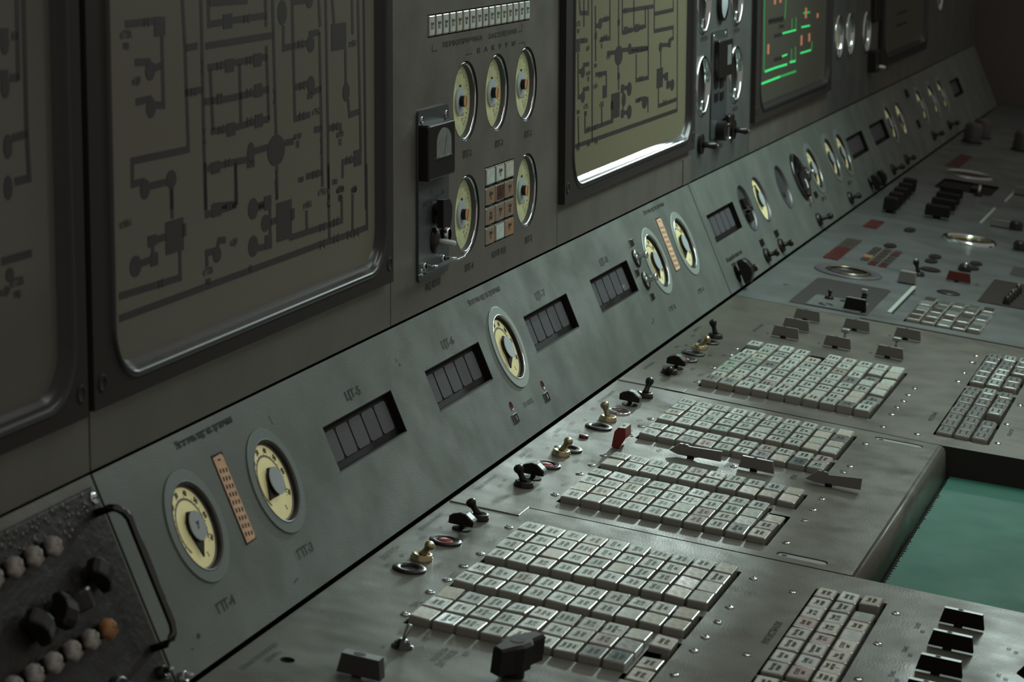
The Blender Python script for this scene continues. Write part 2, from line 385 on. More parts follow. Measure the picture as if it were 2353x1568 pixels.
# painted lettering on the desk
WID = {('ЗАЩИТА ГТГ-4', -0.361): .092, ('БЛОКИРОВКА МЕХАНИЗМОВ', -0.188): .150, ('КОНТРОЛЬ', -0.724): .072, ('ДАТЧИКОВ', -0.738): .082, ('ПИТАНИЕ СИГНАЛИЗАЦИИ', -0.907): .143, ('220В 400Гц', -0.858): .052, ('МАГИСТРАЛИ', -0.366): .138, ('АРМАТУРА', -0.565): .250,
       ('ГТГ-4', -0.185): .045, ('ВПГ-5', -0.374): .042, ('ГРЭЦ', -0.536): .045}
for s, x, v, sz, sx in (('ЗАЩИТА ГТГ-4', -0.361, .020, .013, .75), ('СТОП', -0.397, .038, .010, .75), ('АВР', -0.334, .039, .008, .75), ('БЛОК', -0.345, .098, .010, .8),
    ('СТОП', -0.238, .036, .010, .8), ('БЛОКИРОВКА МЕХАНИЗМОВ', -0.188, .018, .009, .8), ('АВР', -0.160, .040, .007, .8), ('РУЧН', -0.125, .040, .007, .8), ('ОТКЛ', -0.11, .098, .009, .8),
    ('КОНТРОЛЬ', -0.724, .221, .012, .85), ('ДАТЧИКОВ', -0.738, .233, .013, .95), ('ВКЛ', -0.68, .249, .010, .9), ('ПИТАНИЕ СИГНАЛИЗАЦИИ', -0.907, .032, .010, .85), ('220В 400Гц', -0.858, .046, .010, .8),
    ('ВПГ-1', -0.66, .186, .009, .8), ('ВКЛ', -0.72, .150, .007, .8), ('Н', -0.685, .192, .007, .8), ('ГТГ-4', -0.185, .127, .0125, .8), ('ВПГ-5', -0.374, .131, .013, .75), ('ГРЭЦ', -0.536, .129, .013, .8),
    ('МАГИСТРАЛИ', -0.366, .583, .014, 1.10), ('АРМАТУРА', -0.565, .742, .015, 1.35),
    ('ПБ-ХОЛ', -0.150, .762, .009, .8), ('ВКЛ', -0.165, .772, .008, .8), ('ПВ-НАС', -0.27, .762, .009, .8), ('ВКЛ', -0.285, .772, .008, .8), ('ТП-НАС', -0.39, .762, .009, .8), ('ВКЛ', -0.405, .772, .008, .8),
    ('РЕЗ', -0.16, .895, .008, .8), ('АВР', -0.17, .906, .008, .8), ('НАС', -0.29, .895, .008, .8), ('ВКЛ', -0.30, .906, .008, .8)):
    put_text(deskA, s, x, -v, sz, sx)
for s, x, v, sz, sx in (('СИГНАЛИЗ. МЕХАНИЗМОВ', 0.818, .024, .009, .95), ('СТОП', 0.610, .028, .010, .9), ('АВР', 0.660, .040, .008, .8), ('СТОП', 0.745, .030, .010, .9), ('СТОП', 0.505, .028, .010, .9), ('ЗАЩИТА', 0.535, .020, .010, .9),
    ('АВР', 0.415, .040, .008, .8), ('СТОП', 0.335, .030, .010, .9), ('ЗАЩИТА ГТГ-3', 0.330, .018, .010, .9), ('ПЕРЕЗАП. СИГНАЛИЗАЦИИ', 0.085, .020, .009, .85), ('АВР', 0.165, .040, .008, .8), ('РУЧН', 0.125, .045, .008, .8), ('БЛОК', 0.365, .104, .010, .9),
    ('ОТКЛ', 0.145, .104, .010, .9), ('ГТГ-3', 0.205, .130, .012, .85), ('ВПГ', 0.395, .128, .011, .85), ('ГТЗ', 0.735, .122, .011, .9), ('ВПГ-3', 0.640, .128, .010, .85), ('НПЖ', 0.548, .205, .011, .9), ('ЭЖК', 0.540, .331, .014, 1.0), ('НПЖ', 0.545, .445, .014, 1.0), ('АВТ', 0.905, .100, .009, .9)):
    put_text(deskB, s, x, -v, sz, sx)
for s, x, v, sz, sx in (('СИГНАЛИЗАЦИЯ', 1.17, .024, .009, 1.0), ('СТОП', 1.42, .028, .009, 1.0), ('АВР', 1.46, .040, .008, 1.0), ('СТОП', 1.56, .030, .009, 1.0), ('ЗАЩИТА ГТГ-2', 1.62, .020, .009, 1.0), ('ОТКЛ', 1.24, .104, .009, 1.0), ('БЛОК', 1.40, .104, .009, 1.0), ('ГТГ-2', 1.20, .130, .010, 1.0),
    ('ГТЗ', 1.43, .128, .010, 1.0), ('ПИТАТЕЛЬНЫЕ', 1.74, .128, .010, 1.3), ('АВТ', 1.74, .158, .008, 1.0), ('ВКЛ', 1.83, .160, .008, 1.0), ('АВТ', 1.95, .162, .008, 1.0), ('АВТ', 1.74, .272, .008, 1.0), ('ВКЛ', 1.84, .274, .008, 1.0), ('АВТ', 1.96, .286, .008, 1.0), ('АВТ', 1.74, .386, .008, 1.0), ('ВКЛ', 1.84, .388, .008, 1.0), ('АВТ', 1.97, .392, .008, 1.0),
    ('МАСЛЯНЫЕ', 1.20, .592, .012, 1.25), ('ПАР', 1.83, .600, .010, 1.4), ('СИГНАЛ СМ', 1.20, .745, .010, 1.1)):
    put_text(deskC, s, x, -v, sz, sx)
for s, x, v, sz, sx in (('ХОД', 2.36, .075, .012, 1.0), ('ПУЛЬТ', 2.95, .345, .014, 1.3), ('ВАЛ', 2.85, .48, .012, 1.2), ('РЕЗ', 2.55, .36, .012, 1.0)):
    put_text(deskD, s, x, -v, sz, sx)

# green writing surface sunk in front of the desk
mb = MB(); mb.box(0.055, 1.12, -1.45, -0.6635, -0.066, -0.056, 'desk_green')
gs = mb.build('writing_surface'); tag(gs, 'plain green writing surface sunk in front of the rounded desk edge', 'desktop')
mb = MB(); pts = []
for k in range(60):
    x = 0.06 + k * 0.0165; pts.append((x, -0.6645 - random.uniform(0.0, 0.004)))
vs = [(x, -0.6602, -0.0553) for x, y in pts] + [(x, y, -0.0553) for x, y in pts]
mb.add(vs, [(i, i + 1, 61 + i - 1, 60 + i) for i in range(59)], 'black_matt'); mb.build('worn_edge', gs)

# dark console body carrying the desk and the strip
mb = MB(); mb.box(-1.9, 7.6, -0.60, 0.05, -0.75, -0.031, 'dark_body'); mb.box(-1.9, 0.03, -1.25, -0.60, -0.75, -0.031, 'dark_body'); mb.box(1.04, 7.6, -1.25, -0.60, -0.75, -0.072, 'dark_body')
mb.box(0.03, 1.04, -1.42, -0.60, -0.75, -0.067, 'dark_body'); mb.box(-2.6, 7.6, 0.10, 0.75, -0.75, 0.0, 'dark_body')
mb.box(-2.6, 7.6, 0.29, 0.75, 0.0, 0.9, 'dark_body')
tag(mb.build('console_base_cabinet'), 'dark console body under the whole desk', 'console')

# ---------------------------------------------------------------- sloping instrument strip
DISP = [(-0.345, -0.055), (0.108, 0.390), (0.658, 0.941), (1.112, 1.402), (2.151, 2.443), (4.075, 4.370), (4.511, 4.800), (6.45, 6.72)]
GA = [(-0.821, .1622), (-0.556, .1613), (0.523, .160), (1.612, .1605), (1.880, .163), (2.560, .162), (2.740, .163), (3.031, .162), (3.262, .1625), (3.486, .1635), (3.775, .165), (3.963, .161), (4.905, .1665), (5.137, .160), (5.63, .1665), (5.93, .163), (6.18, .163)]
def slope(label, x0, x1):
    hs = [rc(a, b, 0.126, 0.1945) for a, b in DISP if x0 < a < x1] + [circ(x, v, 0.0605) for x, v in GA if x0 < x < x1]
    hs += [circ(x, v, 0.0085) for x, v in ((0.426, .069), (0.619, .070)) if x0 < x < x1]
    o = bpy.data.objects.new('instrument_strip', sheet('strip_sheet', rc(x0, x1, 0.004, 0.279), hs, -0.003, 0.0, 'slope_paint'))
    COL.objects.link(o); o.matrix_world = frame('S', 0, 0); tag(o, label, 'instrument panel', 'sloping instrument strips')
    MB().box(x0, x1, 0.01, 0.275, -0.034, -0.030, 'dark_body').build('backing', o)
    return o
S1 = slope('sloping grey instrument strip holding the ЦТ-5 to ЦТ-8 windows', -1.018, 2.098)
S2 = slope('sloping grey instrument strip past the first wide seam', 2.104, 4.451)
S3 = slope('dim far end of the sloping instrument strip', 4.457, 7.5)
for par, L in ((S1, (('Указатель хода кл. травления', -0.792, .264, .0135, .68, .02), ('ГТГ-3', -0.580, .0575, .0185, .62, 0), ('ГТГ-4', -0.855, .0565, .0185, .62, 0),
        ('ЦТ-5', -0.228, .217, .0185, .80, 0), ('ЦТ-6', 0.222, .217, .0185, .80, 0), ('Указатель хода кл. травления', 0.416, .260, .0135, .70, .02), ('ЦТ-7', 0.765, .215, .0185, .80, 0),
        ('СТ. КОНД', 0.487, .0575, .010, .85, .01), ('ЦТ-8', 1.218, .214, .0185, .85, 0), ('Указатель хода кл. травления', 1.656, .2645, .0125, .76, .02), ('ГТГ-2', 1.565, .055, .013, .9, 0), ('ГТГ-1', 1.835, .052, .013, .9, 0))),
        (S2, (('Воздействие на', 2.174, .077, .014, 1.2, .01), ('ход', 2.20, .062, .012, 1.2, .01), ('№ 2', 3.43, .075, .014, 1.2, .02), ('№ 3', 3.86, .072, .014, 1.2, .02)))):
    for s, x, v, sz, sx, b in L: put_text(par, s, x, v, sz, sx, bold=b + .008, width={'У': .181, 'Г': .053, 'Ц': .060, 'С': .054, 'В': .17, 'х': .05, '№': .06}[s[0]])
mb = MB()
for x in (1.45,): mb.ribbon([(1.405, .052), (1.425, .054), (1.428, .062)], .002, .0006, 'ink')
mb.ribbon([(-0.62, .030), (-0.605, .032)], .0018, .0006, 'ink'); mb.disc(-0.925, .043, .004, .0035, .0006, 'ink'); mb.ribbon([(-0.955, .035), (-0.95, .032)], .0015, .0006, 'ink'); mb.disc(0.02, .222, .0022, .0022, .0006, 'ink')
mb.ribbon([(0.012, .235), (0.015, .228)], .0012, .0006, 'ink'); mb.ribbon([(-0.50, .245), (-0.497, .232)], .0012, .0006, 'ink')
mb.build('scuff_mark', S1)

def display_window(label, x0, x1, cells=5):
    xc = (x0 + x1) / 2; w = (x1 - x0) / 2; h = 0.0342
    t = thing('display_window', label, 'display', frame('S', xc, 0.16025), 'recessed digital display windows')
    mb = MB(); d = -0.0125
    for a, b, c, e in ((-w, -w + .0012, -h, h), (w - .0012, w, -h, h), (-w, w, h - .0012, h), (-w, w, -h, -h + .0012)): mb.box(a, b, c, e, d, -0.0002, 'black_matt')
    mb.box(-w, w, -h, h, d - .002, d, 'black_matt'); mb.build('housing', t)
    cw = (2 * w - 0.016) / cells
    for i in range(cells):
        a = -w + 0.008 + i * cw
        MB().prism(rrect(a + .0028, a + cw - .0028, -h + .0115, h - .0105, 0.006, 4), d, d + .0012, 'pane_violet').build('pane', t)
    if x0 < 2:
        mb = MB(); mb.box(-w, w, -h - .0012, -h, -.0002, .0006, 'steel'); mb.box(w, w + .0012, -h, h, -.0002, .0006, 'steel'); mb.build('edge_strip', t)
    return t
for (a, b), l in zip(DISP, ('recessed five-pane display window under the marking ЦТ-5', 'recessed five-pane display window under the marking ЦТ-6', 'recessed five-pane display window under the marking ЦТ-7',
     'recessed five-pane display window under the marking ЦТ-8', 'recessed display window just right of the wide seam', 'dark display window beyond the pair of yellow dials',
     'dark display window just past the second seam', 'faint dark display window at the far end')):
    display_window(l, a, b)

def dial_gauge(label, X, v, style, ang=-115, pl='S', group='round gauges on the sloping strip'):
    t = thing('dial_gauge', label, 'gauge', frame(pl, X, v), group)
    fl = MB()
    if style in ('big', 'chrome', 'far'):
        fl.lathe([(0.0600, 0.0003), (0.0600, 0.0022), (0.0742, 0.0022), (0.0750, 0.0016), (0.0750, 0.0003), (0.0600, 0.0003)], 'flange_light' if style == 'chrome' else 'flange', n=64, smooth=False, close=False); fl.build('flange', t)
        rg = MB(); rm = 'chrome' if style == 'chrome' else ('steel' if style == 'far' else 'nickel_ring')
        rg.lathe([(0.0600, 0.0022), (0.0590, 0.0030), (0.0575, 0.0024), (0.0568, 0.0)], rm, n=64, close=False)
        rg.lathe([(0.0568, 0.0), (0.0560, -0.0075)], 'black_plastic', n=64, close=False)
        rg.lathe([(0.0560, -0.0050), (0.0545, -0.0045), (0.0532, -0.0064)], 'nickel_ring' if style == 'big' else 'black_plastic', n=64, close=False); rg.build('bezel', t)
    else:
        rg = MB(); rg.lathe([(0.0600, 0.0), (0.0610, 0.0012), (0.0590, 0.0012), (0.0585, -0.0125)], 'nickel_ring', n=56, close=False); rg.build('bezel', t)
    dz = -0.0068
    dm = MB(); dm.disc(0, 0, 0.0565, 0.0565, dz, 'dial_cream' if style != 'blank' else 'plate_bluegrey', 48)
    face = dm.build('dial_face', t)
    if style == 'blank': return t
    sc = MB(); r0 = 0.0385
    pts = [(r0 * math.cos(math.radians(a)), r0 * math.sin(math.radians(a))) for a in range(228, -42, -6)]
    sc.ribbon(pts, 0.0011, dz + .0004, 'ink'); sc.ribbon([(x * .965, y * .965) for x, y in pts], 0.0024, dz + .0003, 'scale_grey')
    for i, a in enumerate(range(220, -41, -13)):
        c, s_ = math.cos(math.radians(a)), math.sin(math.radians(a))
        sc.ribbon([(r0 * c, r0 * s_), ((r0 + (.004 if i % 2 else .0022)) * c, (r0 + (.004 if i % 2 else .0022)) * s_)], .0009, dz + .0004, 'ink')
    sc.build('scale', t)
    if X < 2.5:
        for i, a in enumerate((205, 165, 130, 100, 70, 38, 8, -30)):
            put_text(t, str(i * 10), 0.0455 * math.cos(math.radians(a)), 0.0455 * math.sin(math.radians(a)), .0100, .9, 'CENTER', z=dz + .0005, bold=.05, rot=math.radians(a - 90))
        put_text(t, '%', 0.014, -0.040, .010, .8, 'CENTER', z=dz + .0005)
    nd = MB(); a = math.radians(ang); c, s_ = math.cos(a), math.sin(a)
    def rp(x, y): return (x * c - y * s_, x * s_ + y * c)
    nd.prism([rp(-0.020, -0.010), rp(-0.006, -0.0205), rp(0.014, -0.015), rp(0.030, -0.005), rp(0.040, 0.0), rp(0.030, 0.005), rp(0.014, 0.015), rp(-0.006, 0.0205), rp(-0.020, 0.010)], dz + .003, dz + .0055, 'black_plastic')
    nd.build('pointer', t)
    hb = MB(); hb.cyl(0.0165, dz + .001, 0.0015, 'black_plastic', n=32); hb.cyl(0.0198, 0.0015, 0.0030, 'hub_blue', n=32); hb.build('hub', t)
    return t
dial_gauge('cream dial above ГТГ-4 with a dark hub mark, nearest round gauge of the sloping strip', *GA[0], 'big', -100)
put_text(bpy.data.objects['dial_gauge'], 'Х', 0, 0, .012, .9, 'CENTER', z=.0036, bold=.04)
dial_gauge('cream dial above ГТГ-3, right of the first orange card', *GA[1], 'big', -150)
dial_gauge('cream dial with bright chrome ring between windows ЦТ-6 and ЦТ-7', *GA[2], 'chrome', -120)
dial_gauge('cream dial with two chrome knobs in front of it, left of the second orange card', *GA[3], 'chrome', -110)
dial_gauge('cream dial right of the second orange card', *GA[4], 'chrome', -130)
dial_gauge('bright yellow dial with an open centre just past the wide seam', *GA[6], 'plain', 90)
dial_gauge('yellow dial with a chrome knob in front, third round opening past the seam', *GA[9], 'far', -110)
dial_gauge('left one of the close pair of yellow dials before the dark displays', *GA[10], 'far', -110)
dial_gauge('right one of the close pair of yellow dials before the dark displays', *GA[11], 'far', -110)
dial_gauge('faint yellow dial right behind the second dark display', *GA[12], 'far', -110)
dial_gauge('large faint round dial past the second dark display', *GA[13], 'plain', -110)
for (x, v), l in zip(GA[14:], ('faint far round gauge with a bright lower rim', 'very dim round gauge near the end of the strip', 'last dim round gauge of the strip')):
    dial_gauge(l, x, v, 'far', -110)
# openings without dials
t = dial_gauge('round blue-grey opening with two black clamp blocks beside the first far display', *GA[5], 'blank')
MB().box(-0.02, 0.02, 0.002, 0.026, -0.011, 0.004, 'black_plastic', bv=.002).build('clamp', t)
MB().box(-0.02, 0.02, -0.036, -0.012, -0.011, 0.004, 'black_plastic', bv=.002).build('clamp', t)
mb = MB(); mb.cyl(0.006, -0.011, 0.010, 'chrome', Matrix.Translation((-.004, -.003, 0))); mb.cyl(0.006, -0.011, 0.010, 'chrome', Matrix.Translation((.012, -.006, 0))); mb.build('stud', t)
t = dial_gauge('flat blank round plate with a small dark square near its top', *GA[7], 'blank')
MB().box(-0.026, 0.0, 0.018, 0.040, -0.011, -0.008, 'black_matt').build('insert', t)
MB().cyl(0.008, -0.011, -0.006, 'black_matt', Matrix.Translation((.006, -.022, 0))).build('plug', t)
t = thing('porthole_ring', 'thick chrome porthole ring with an empty dark middle', 'ring', frame('S', *GA[8]))
mb = MB(); mb.lathe([(0.048, -0.010), (0.050, 0.004), (0.058, 0.010), (0.066, 0.006), (0.069, 0.0004), (0.048, -0.010)], 'chrome_dark_reflection', n=48, close=False); mb.build('rim', t)
MB().disc(0, 0, .052, .052, -.011, 'black_matt', 40).build('face', t); MB().box(-.006, .010, -.080, -.060, .0003, .012, 'chrome', bv=.003).build('latch', t)

# orange calibration cards
def card(label, X, v, w, h):
    t = thing('calibration_card', label, 'card', frame('S', X, v), 'orange calibration cards')
    MB().prism([(-w - .0025, -h - .0025), (w + .0015, -h - .001), (w + .0025, h + .002), (-w - .001, h + .0028)], 0.0002, 0.0008, 'bezel').build('backing', t)
    MB().prism([(-w, -h), (w - .003, -h + .0004), (w, -h + .004), (w, h - .004), (w - .004, h), (-w, h - .0006), (-w, .004), (-w + .0015, .001), (-w, -.003)], 0.0008, 0.0014, 'card_orange').build('sheet', t)
    mb = MB()
    for c in range(3):
        for r in range(9):
            x = -w * .58 + c * w * .58; y = h * .66 - r * h * .185 - c * .001
            mb.prism([(x - .0024, y - .0030), (x + .0018, y - .0028), (x + .0024, y + .0026), (x - .0018, y + .0030)], .0014, .0016, 'ink')
    mb.prism([(-.004, h * .88), (.004, h * .87), (.003, h * .91), (-.004, h * .92)], .0014, .0016, 'ink'); mb.build('figures', t)
card('orange paper card of three number columns between the ГТГ-4 and ГТГ-3 dials', -0.694, .1695, .0150, .0600)
card('orange paper card of three number columns between the two farther cream dials', 1.747, .180, .0195, .0600)

# ---------------------------------------------------------------- lamp buttons
def cap_mesh(lx, lv, top, face, depth=-0.014):
    mb = MB(); mb.box(-lx / 2, lx / 2, -lv / 2, lv / 2, depth, top, 'cap_body', bv=0.0016)
    e = 0.0024
    mb.prism(rrect(-lx / 2 + e, lx / 2 - e, -lv / 2 + e, lv / 2 - e, 0.0012, 2), top - .0002, top + 0.0003, face)
    return mb.mesh('lamp_button')
CAPS = {}
TR = random.Random(11)
def cap(lx, lv, top, face):
    k = (round(lx, 4), round(lv, 4), round(top, 4), face)
    if k not in CAPS: CAPS[k] = cap_mesh(*k)
    return CAPS[k]
LEG = ['Темп\nподш', 'Уровень\nконд', 'Темп\nмасла\n1', 'Авар\nупор', 'Давл\nпара', 'Темп\nвх 36', 'СТОП\nавт', 'Темп\nпара\nвых', 'Насос\nвкл', 'Расход\nводы', 'Клап\nоткр', 'Упр\nместн', 'Сред\nст 6', 'Темп\nС1 В1']
TALL = ['Засол\nПГ-4', 'Засол\nПГ-1', 'Засол\nВК-1']
def button(label, pl, X, v, lx, lv, top, face, legend, group, blank=False, tcol='ink', sy=-1, name='lamp_button', tsize=0.0078, tsx=1.15):
    o = bpy.data.objects.new(name, cap(lx, lv, top, face)); COL.objects.link(o)
    o.matrix_world = frame(pl, X, v) @ (Matrix.Rotation(TR.gauss(0, .022), 4, 'X') @ Matrix.Rotation(TR.gauss(0, .018), 4, 'Y') if pl == 'D' else Matrix.Identity(4)); tag(o, label, 'button', group)
    if not blank: child('legend', text_mesh(legend, tsize, tsx, 'CENTER', tcol, .022, 1.0, .95, 1), o, Matrix.Translation((0, 0, top + .0006)))
    return o
ORD = ['first', 'second', 'third', 'fourth', 'fifth', 'sixth', 'seventh', 'eighth', 'ninth', 'tenth']
def grid(key, where, group, special=None, skip=(), hmap=None, base=0.010, extra=0.0):
    x0, rows, px, v0, cols = BLOCKS[key]; special = special or {}; hmap = hmap or {}
    rnd = random.Random(key)
    for r in range(rows):
        for c in range(cols):
            if (r, c) in skip: continue
            sp = special.get((r, c)); face = 'cap_face'; blank = False; q = rnd.random()
            if q < .10: face = 'cap_warm'
            elif q < .22: face = 'cap_cool'
            if sp:
                if 'b' in sp: blank = True; face = 'cap_warm' if rnd.random() < .6 else 'cap_face'
                for kk, vv in (('t', 'cap_teal'), ('p', 'cap_pink'), ('g', 'cap_green'), ('y', 'cap_grey'), ('c', 'cap_cool')):
                    if kk in sp: face = vv
            look = {'cap_teal': 'dark teal', 'cap_pink': 'pinkish', 'cap_green': 'greenish', 'cap_grey': 'dull grey', 'cap_warm': 'pale', 'cap_cool': 'pale', 'cap_face': 'pale'}[face]
            top = hmap.get((r, c), base + rnd.uniform(-.0006, .0006))
            low = ' sunk' if top < .006 else ''
            lab = '%s %s%s lamp button, %s row %s, %s from the strip' % (look, 'blank' if blank else 'lettered', low, ORD[r], where, ORD[c])
            button(lab, 'D', x0 + (r + .5) * px, v0 + (c + .5) * PV, px - .0046, PV - .0040, top, face, LEG[rnd.randrange(len(LEG))], group, blank)
grid('g1', 'of the ГТГ-4 block', 'lamp buttons of the ГТГ-4 block', {(3, 9): 'b', (2, 8): 'b', (1, 8): 'b', (1, 9): 'b', (0, 8): 'b', (0, 9): 'b', (1, 5): 'b', (1, 2): 'b'})
grid('g2', 'of the ВПГ-5 pair', 'lamp buttons of the ВПГ-5 pair', {(1, 9): 'b', (0, 7): 'b', (0, 8): 'b', (0, 9): 'b'})
grid('g3', 'of the ГРЭЦ block', 'lamp buttons of the ГРЭЦ block', {(2, 0): 'b', (0, 0): 'b', (2, 8): 'b', (1, 8): 'yb', (1, 7): 'p', (0, 8): 't', (0, 7): 'y'})
for x, tp, l in ((-0.481, .010, 'raised lettered lamp button at the outer end of the ГРЭЦ block'), (-0.5555, .002, 'sunk lettered lamp button beside the dark teal one, ГРЭЦ block'), (-0.606, .001, 'sunk lettered lamp button at the nearest outer corner of the ГРЭЦ block')):
    button(l, 'D', x, 0.4655, .049, .0303, tp, 'cap_warm', LEG[3], 'lamp buttons of the ГРЭЦ block')
grid('m', 'of the МАГИСТРАЛИ block', 'lamp buttons of the МАГИСТРАЛИ block', {(4, 0): 'p', (3, 1): 'p', (0, 1): 'p', (2, 2): 'b'}, skip={(7, 2), (6, 2), (5, 2), (4, 2), (3, 2), (2, 2), (1, 2), (0, 2)}, base=.006)
for i, x in enumerate((-0.087, -0.165, -0.214, -0.263, -0.315, -0.366, -0.417, -0.468)):
    button('%s lamp button of the outer column, МАГИСТРАЛИ block, %s from the far end' % ('blank' if i in (1, 3) else 'lettered', ORD[i]), 'D', x, 0.601 + 2.5 * PV, .048, .0303, .008 if i == 0 else .005,
           'cap_cool' if i in (1, 3) else 'cap_warm', LEG[(i * 5) % 14], 'lamp buttons of the МАГИСТРАЛИ block', i in (1, 3))
for r in range(3):
    for c in range(3):
        button('lettered lamp button, %s row past the gap, МАГИСТРАЛИ block, %s from the strip' % (ORD[r], ORD[c]), 'D', -0.538 - r * .0546, 0.601 + (c + .5) * PV, .0504, .0303, .004, 'cap_cool' if c else 'cap_face', LEG[(r + c * 3) % 14], 'lamp buttons of the МАГИСТРАЛИ block')
grid('b1', 'of the ГТГ-3 block', 'lamp buttons of the ГТГ-3 block', {(2, 8): 'b', (1, 8): 'b', (1, 5): 'b', (0, 8): 't', (0, 6): 'p', (1, 6): 'p', (2, 7): 'g', (1, 0): 'b', (0, 1): 'b'})
for x, tp, b, l in ((0.139, .010, False, 'lettered lamp button at the near outer corner of the ГТГ-3 block'), (0.193, .009, False, 'lettered lamp button behind the outer corner of the ГТГ-3 block'), (0.262, .003, True, 'sunk blank lamp button in the open recess of the ГТГ-3 block')):
    button(l, 'D', x, 0.4690, .049, .0300, tp, 'cap_warm', LEG[3], 'lamp buttons of the ГТГ-3 block', b)
grid('b2', 'of the ВПГ pair', 'lamp buttons of the ВПГ pair', {(1, 9): 'b', (0, 7): 'b', (0, 8): 'b', (0, 9): 'b', (0, 0): 'b', (1, 4): 'p'})
grid('b3', 'behind the red cap', 'lamp buttons behind the red cap', {(0, 2): 'y', (0, 3): 'p', (1, 6): 'p', (0, 4): 'g', (0, 7): 'b', (0, 8): 't', (0, 9): 'c', (1, 9): 'p', (0, 6): 'y'})
grid('b4', 'of the ГТЗ block', 'lamp buttons of the ГТЗ block', {(3, 9): 'b', (2, 9): 'y', (1, 9): 'b', (0, 9): 'b', (2, 8): 'b', (1, 8): 'b', (0, 8): 'b', (1, 2): 'g', (0, 3): 'g', (2, 3): 'g', (1, 3): 'g', (1, 5): 'b'})
grid('c1', 'of the ГТГ-2 block', 'lamp buttons of the ГТГ-2 block',
     {(7, 9): 'b', (6, 9): 'b', (5, 9): 'b', (4, 9): 'b', (3, 9): 'b', (2, 9): 'y', (6, 8): 'b', (6, 7): 'b', (5, 8): 'y', (4, 8): 'b', (4, 7): 'y', (2, 8): 'b', (1, 8): 'b', (1, 6): 'b', (0, 8): 'y', (3, 0): 'g', (4, 1): 'g', (2, 0): 'g', (6, 1): 'g', (4, 2): 'y', (0, 0): 'y', (0, 1): 'y', (5, 6): 'p', (1, 3): 'p'},
     skip={(7, 4)}, hmap={(6, 0): .002, (5, 0): .006, (2, 9): .005, (5, 9): .006, (5, 8): .006, **{(r, c): .014 for r in (0,) for c in range(10)}})
# the far small button blocks past the first three hundred
mb = MB(); rnd = random.Random(3)
for key in ('r1', 'r2', 'k1'):
    x0, rows, px, v0, cols = BLOCKS[key]
    for r in range(rows):
        for c in range(cols):
            if key == 'k1': lx, lv = px - .008, .0357 - .004; vv = v0 + (c + .5) * .0357
            else: lx, lv = px - .0062, PV - .0042; vv = v0 + (c + .5) * PV
            if key != 'k1' and ((key == 'r1' and r in (3,) and c == 2) or (key == 'r2' and r == 2 and c == 2)): continue
            tp = .009 + rnd.uniform(-.003, .002) if key != 'r2' else .012 + rnd.uniform(-.004, .001)
            T = Matrix.Translation((x0 + (r + .5) * px, -vv, 0))
            mb.box(-lx / 2, lx / 2, -lv / 2, lv / 2, -.014, tp, 'cap_body', T, bv=.0035)
            mb.prism(rrect(-lx / 2 + .0045, lx / 2 - .003, -lv / 2 + .003, lv / 2 - .003, .001, 1), tp - .0002, tp + .0004, rnd.choice(['cap_grey', 'cap_grey', 'cap_cool', 'cap_dark' if key == 'k1' else 'cap_grey']) if key != 'k1' else rnd.choice(['cap_dark', 'cap_dark', 'cap_slate', 'cap_slate', 'cap_grey']), T)
            if key == 'k1': continue
            for q in (-.008, .004):
                mb.box(-lx * .28, lx * .28, q, q + .004, tp + .0004, tp + .0006, 'ink', T)
tag(mb.build('lamp_button'), 'glossy grey lamp buttons in the far three-column blocks and the square far keypad', 'button', 'far lamp button blocks', 'stuff')

# ---------------------------------------------------------------- toggles, rings, knobs, lever covers
def toggle(label, pl, X, v, lean, mat='black_plastic', base='black_plastic', lenx=0.0, h=0.0225, scale=1.0, group='toggle switches', rot=0.0, name='toggle_switch', tip=None):
    t = thing(name, label, 'switch', frame(pl, X, v, 0, rot), group); s = scale
    mb = MB(); mb.lathe([(.0165 * s, 0), (.0165 * s, .004), (.0150 * s, .0050), (.0150 * s, .0085), (.0125 * s, .0095), (.0105 * s, .0092), (.006 * s, .0070), (0, .0070)], base, n=28, close=False); mb.build('collar', t)
    tipv = Vector((lenx, -lean, h)); b = Vector((0, 0, .006)); d = (tipv - b)
    mb = MB(); P = [b, b + d * .25, b + d * .5, b + d * .72, b + d * .84, b + d * .95, b + d * 1.08, b + d * 1.20, b + d * 1.30, b + d * 1.34]
    rr = [.0062, .0056, .0048, .0050, .0066, .0078, .0082, .0074, .0048, .0012]
    mb.tube(P, [q * s for q in rr], mat, n=16); mb.build('lever', t)
    if tip:
        mb = MB(); mb.lathe([(.0062 * s, -.003), (.0064 * s, .001), (.004 * s, .0045), (0, .0055)], tip, Matrix.Translation(b + d * 1.18), n=14, close=False); mb.build('tip', t)
    return t
TG = 'toggle switches beside the lamp buttons'
toggle('worn brass toggle switch between the red-lit ring and the black ring, nearest desk panel', 'D', -0.327, .068, .0095, 'brass', 'brass', group=TG)
toggle('black toggle switch behind the pointer knob, nearest desk panel', 'D', -0.072, .073, -.0145, group=TG)
toggle('black toggle switch in front of the pointer knob, beside the ГТГ-3 block', 'D', 0.160, .076, -.012, h=.026, group=TG)
toggle('worn brass toggle switch leaning over a black ring, beside the ВПГ pair', 'D', 0.397, .071, .0095, 'brass', 'brass', h=.0255, group=TG)
toggle('upright worn brass toggle switch nearest the red slab cap', 'D', 0.697, .074, -.0095, 'brass', 'brass', h=.0265, group=TG)
toggle('black toggle switch at the far end of the rounded-edge desk panel', 'D', 0.935, .083, .002, lenx=.015, h=.027, group=TG)
toggle('black toggle switch pointing at the camera, near end of the third desk panel', 'D', 1.177, .073, .004, lenx=-.022, h=.010, group=TG)
toggle('brass toggle switch between two black rings, third desk panel', 'D', 1.458, .071, .012, 'brass', 'brass', h=.023, group=TG)
toggle('black toggle switch farthest along the third desk panel', 'D', 1.600, .072, -.009, h=.030, group=TG)

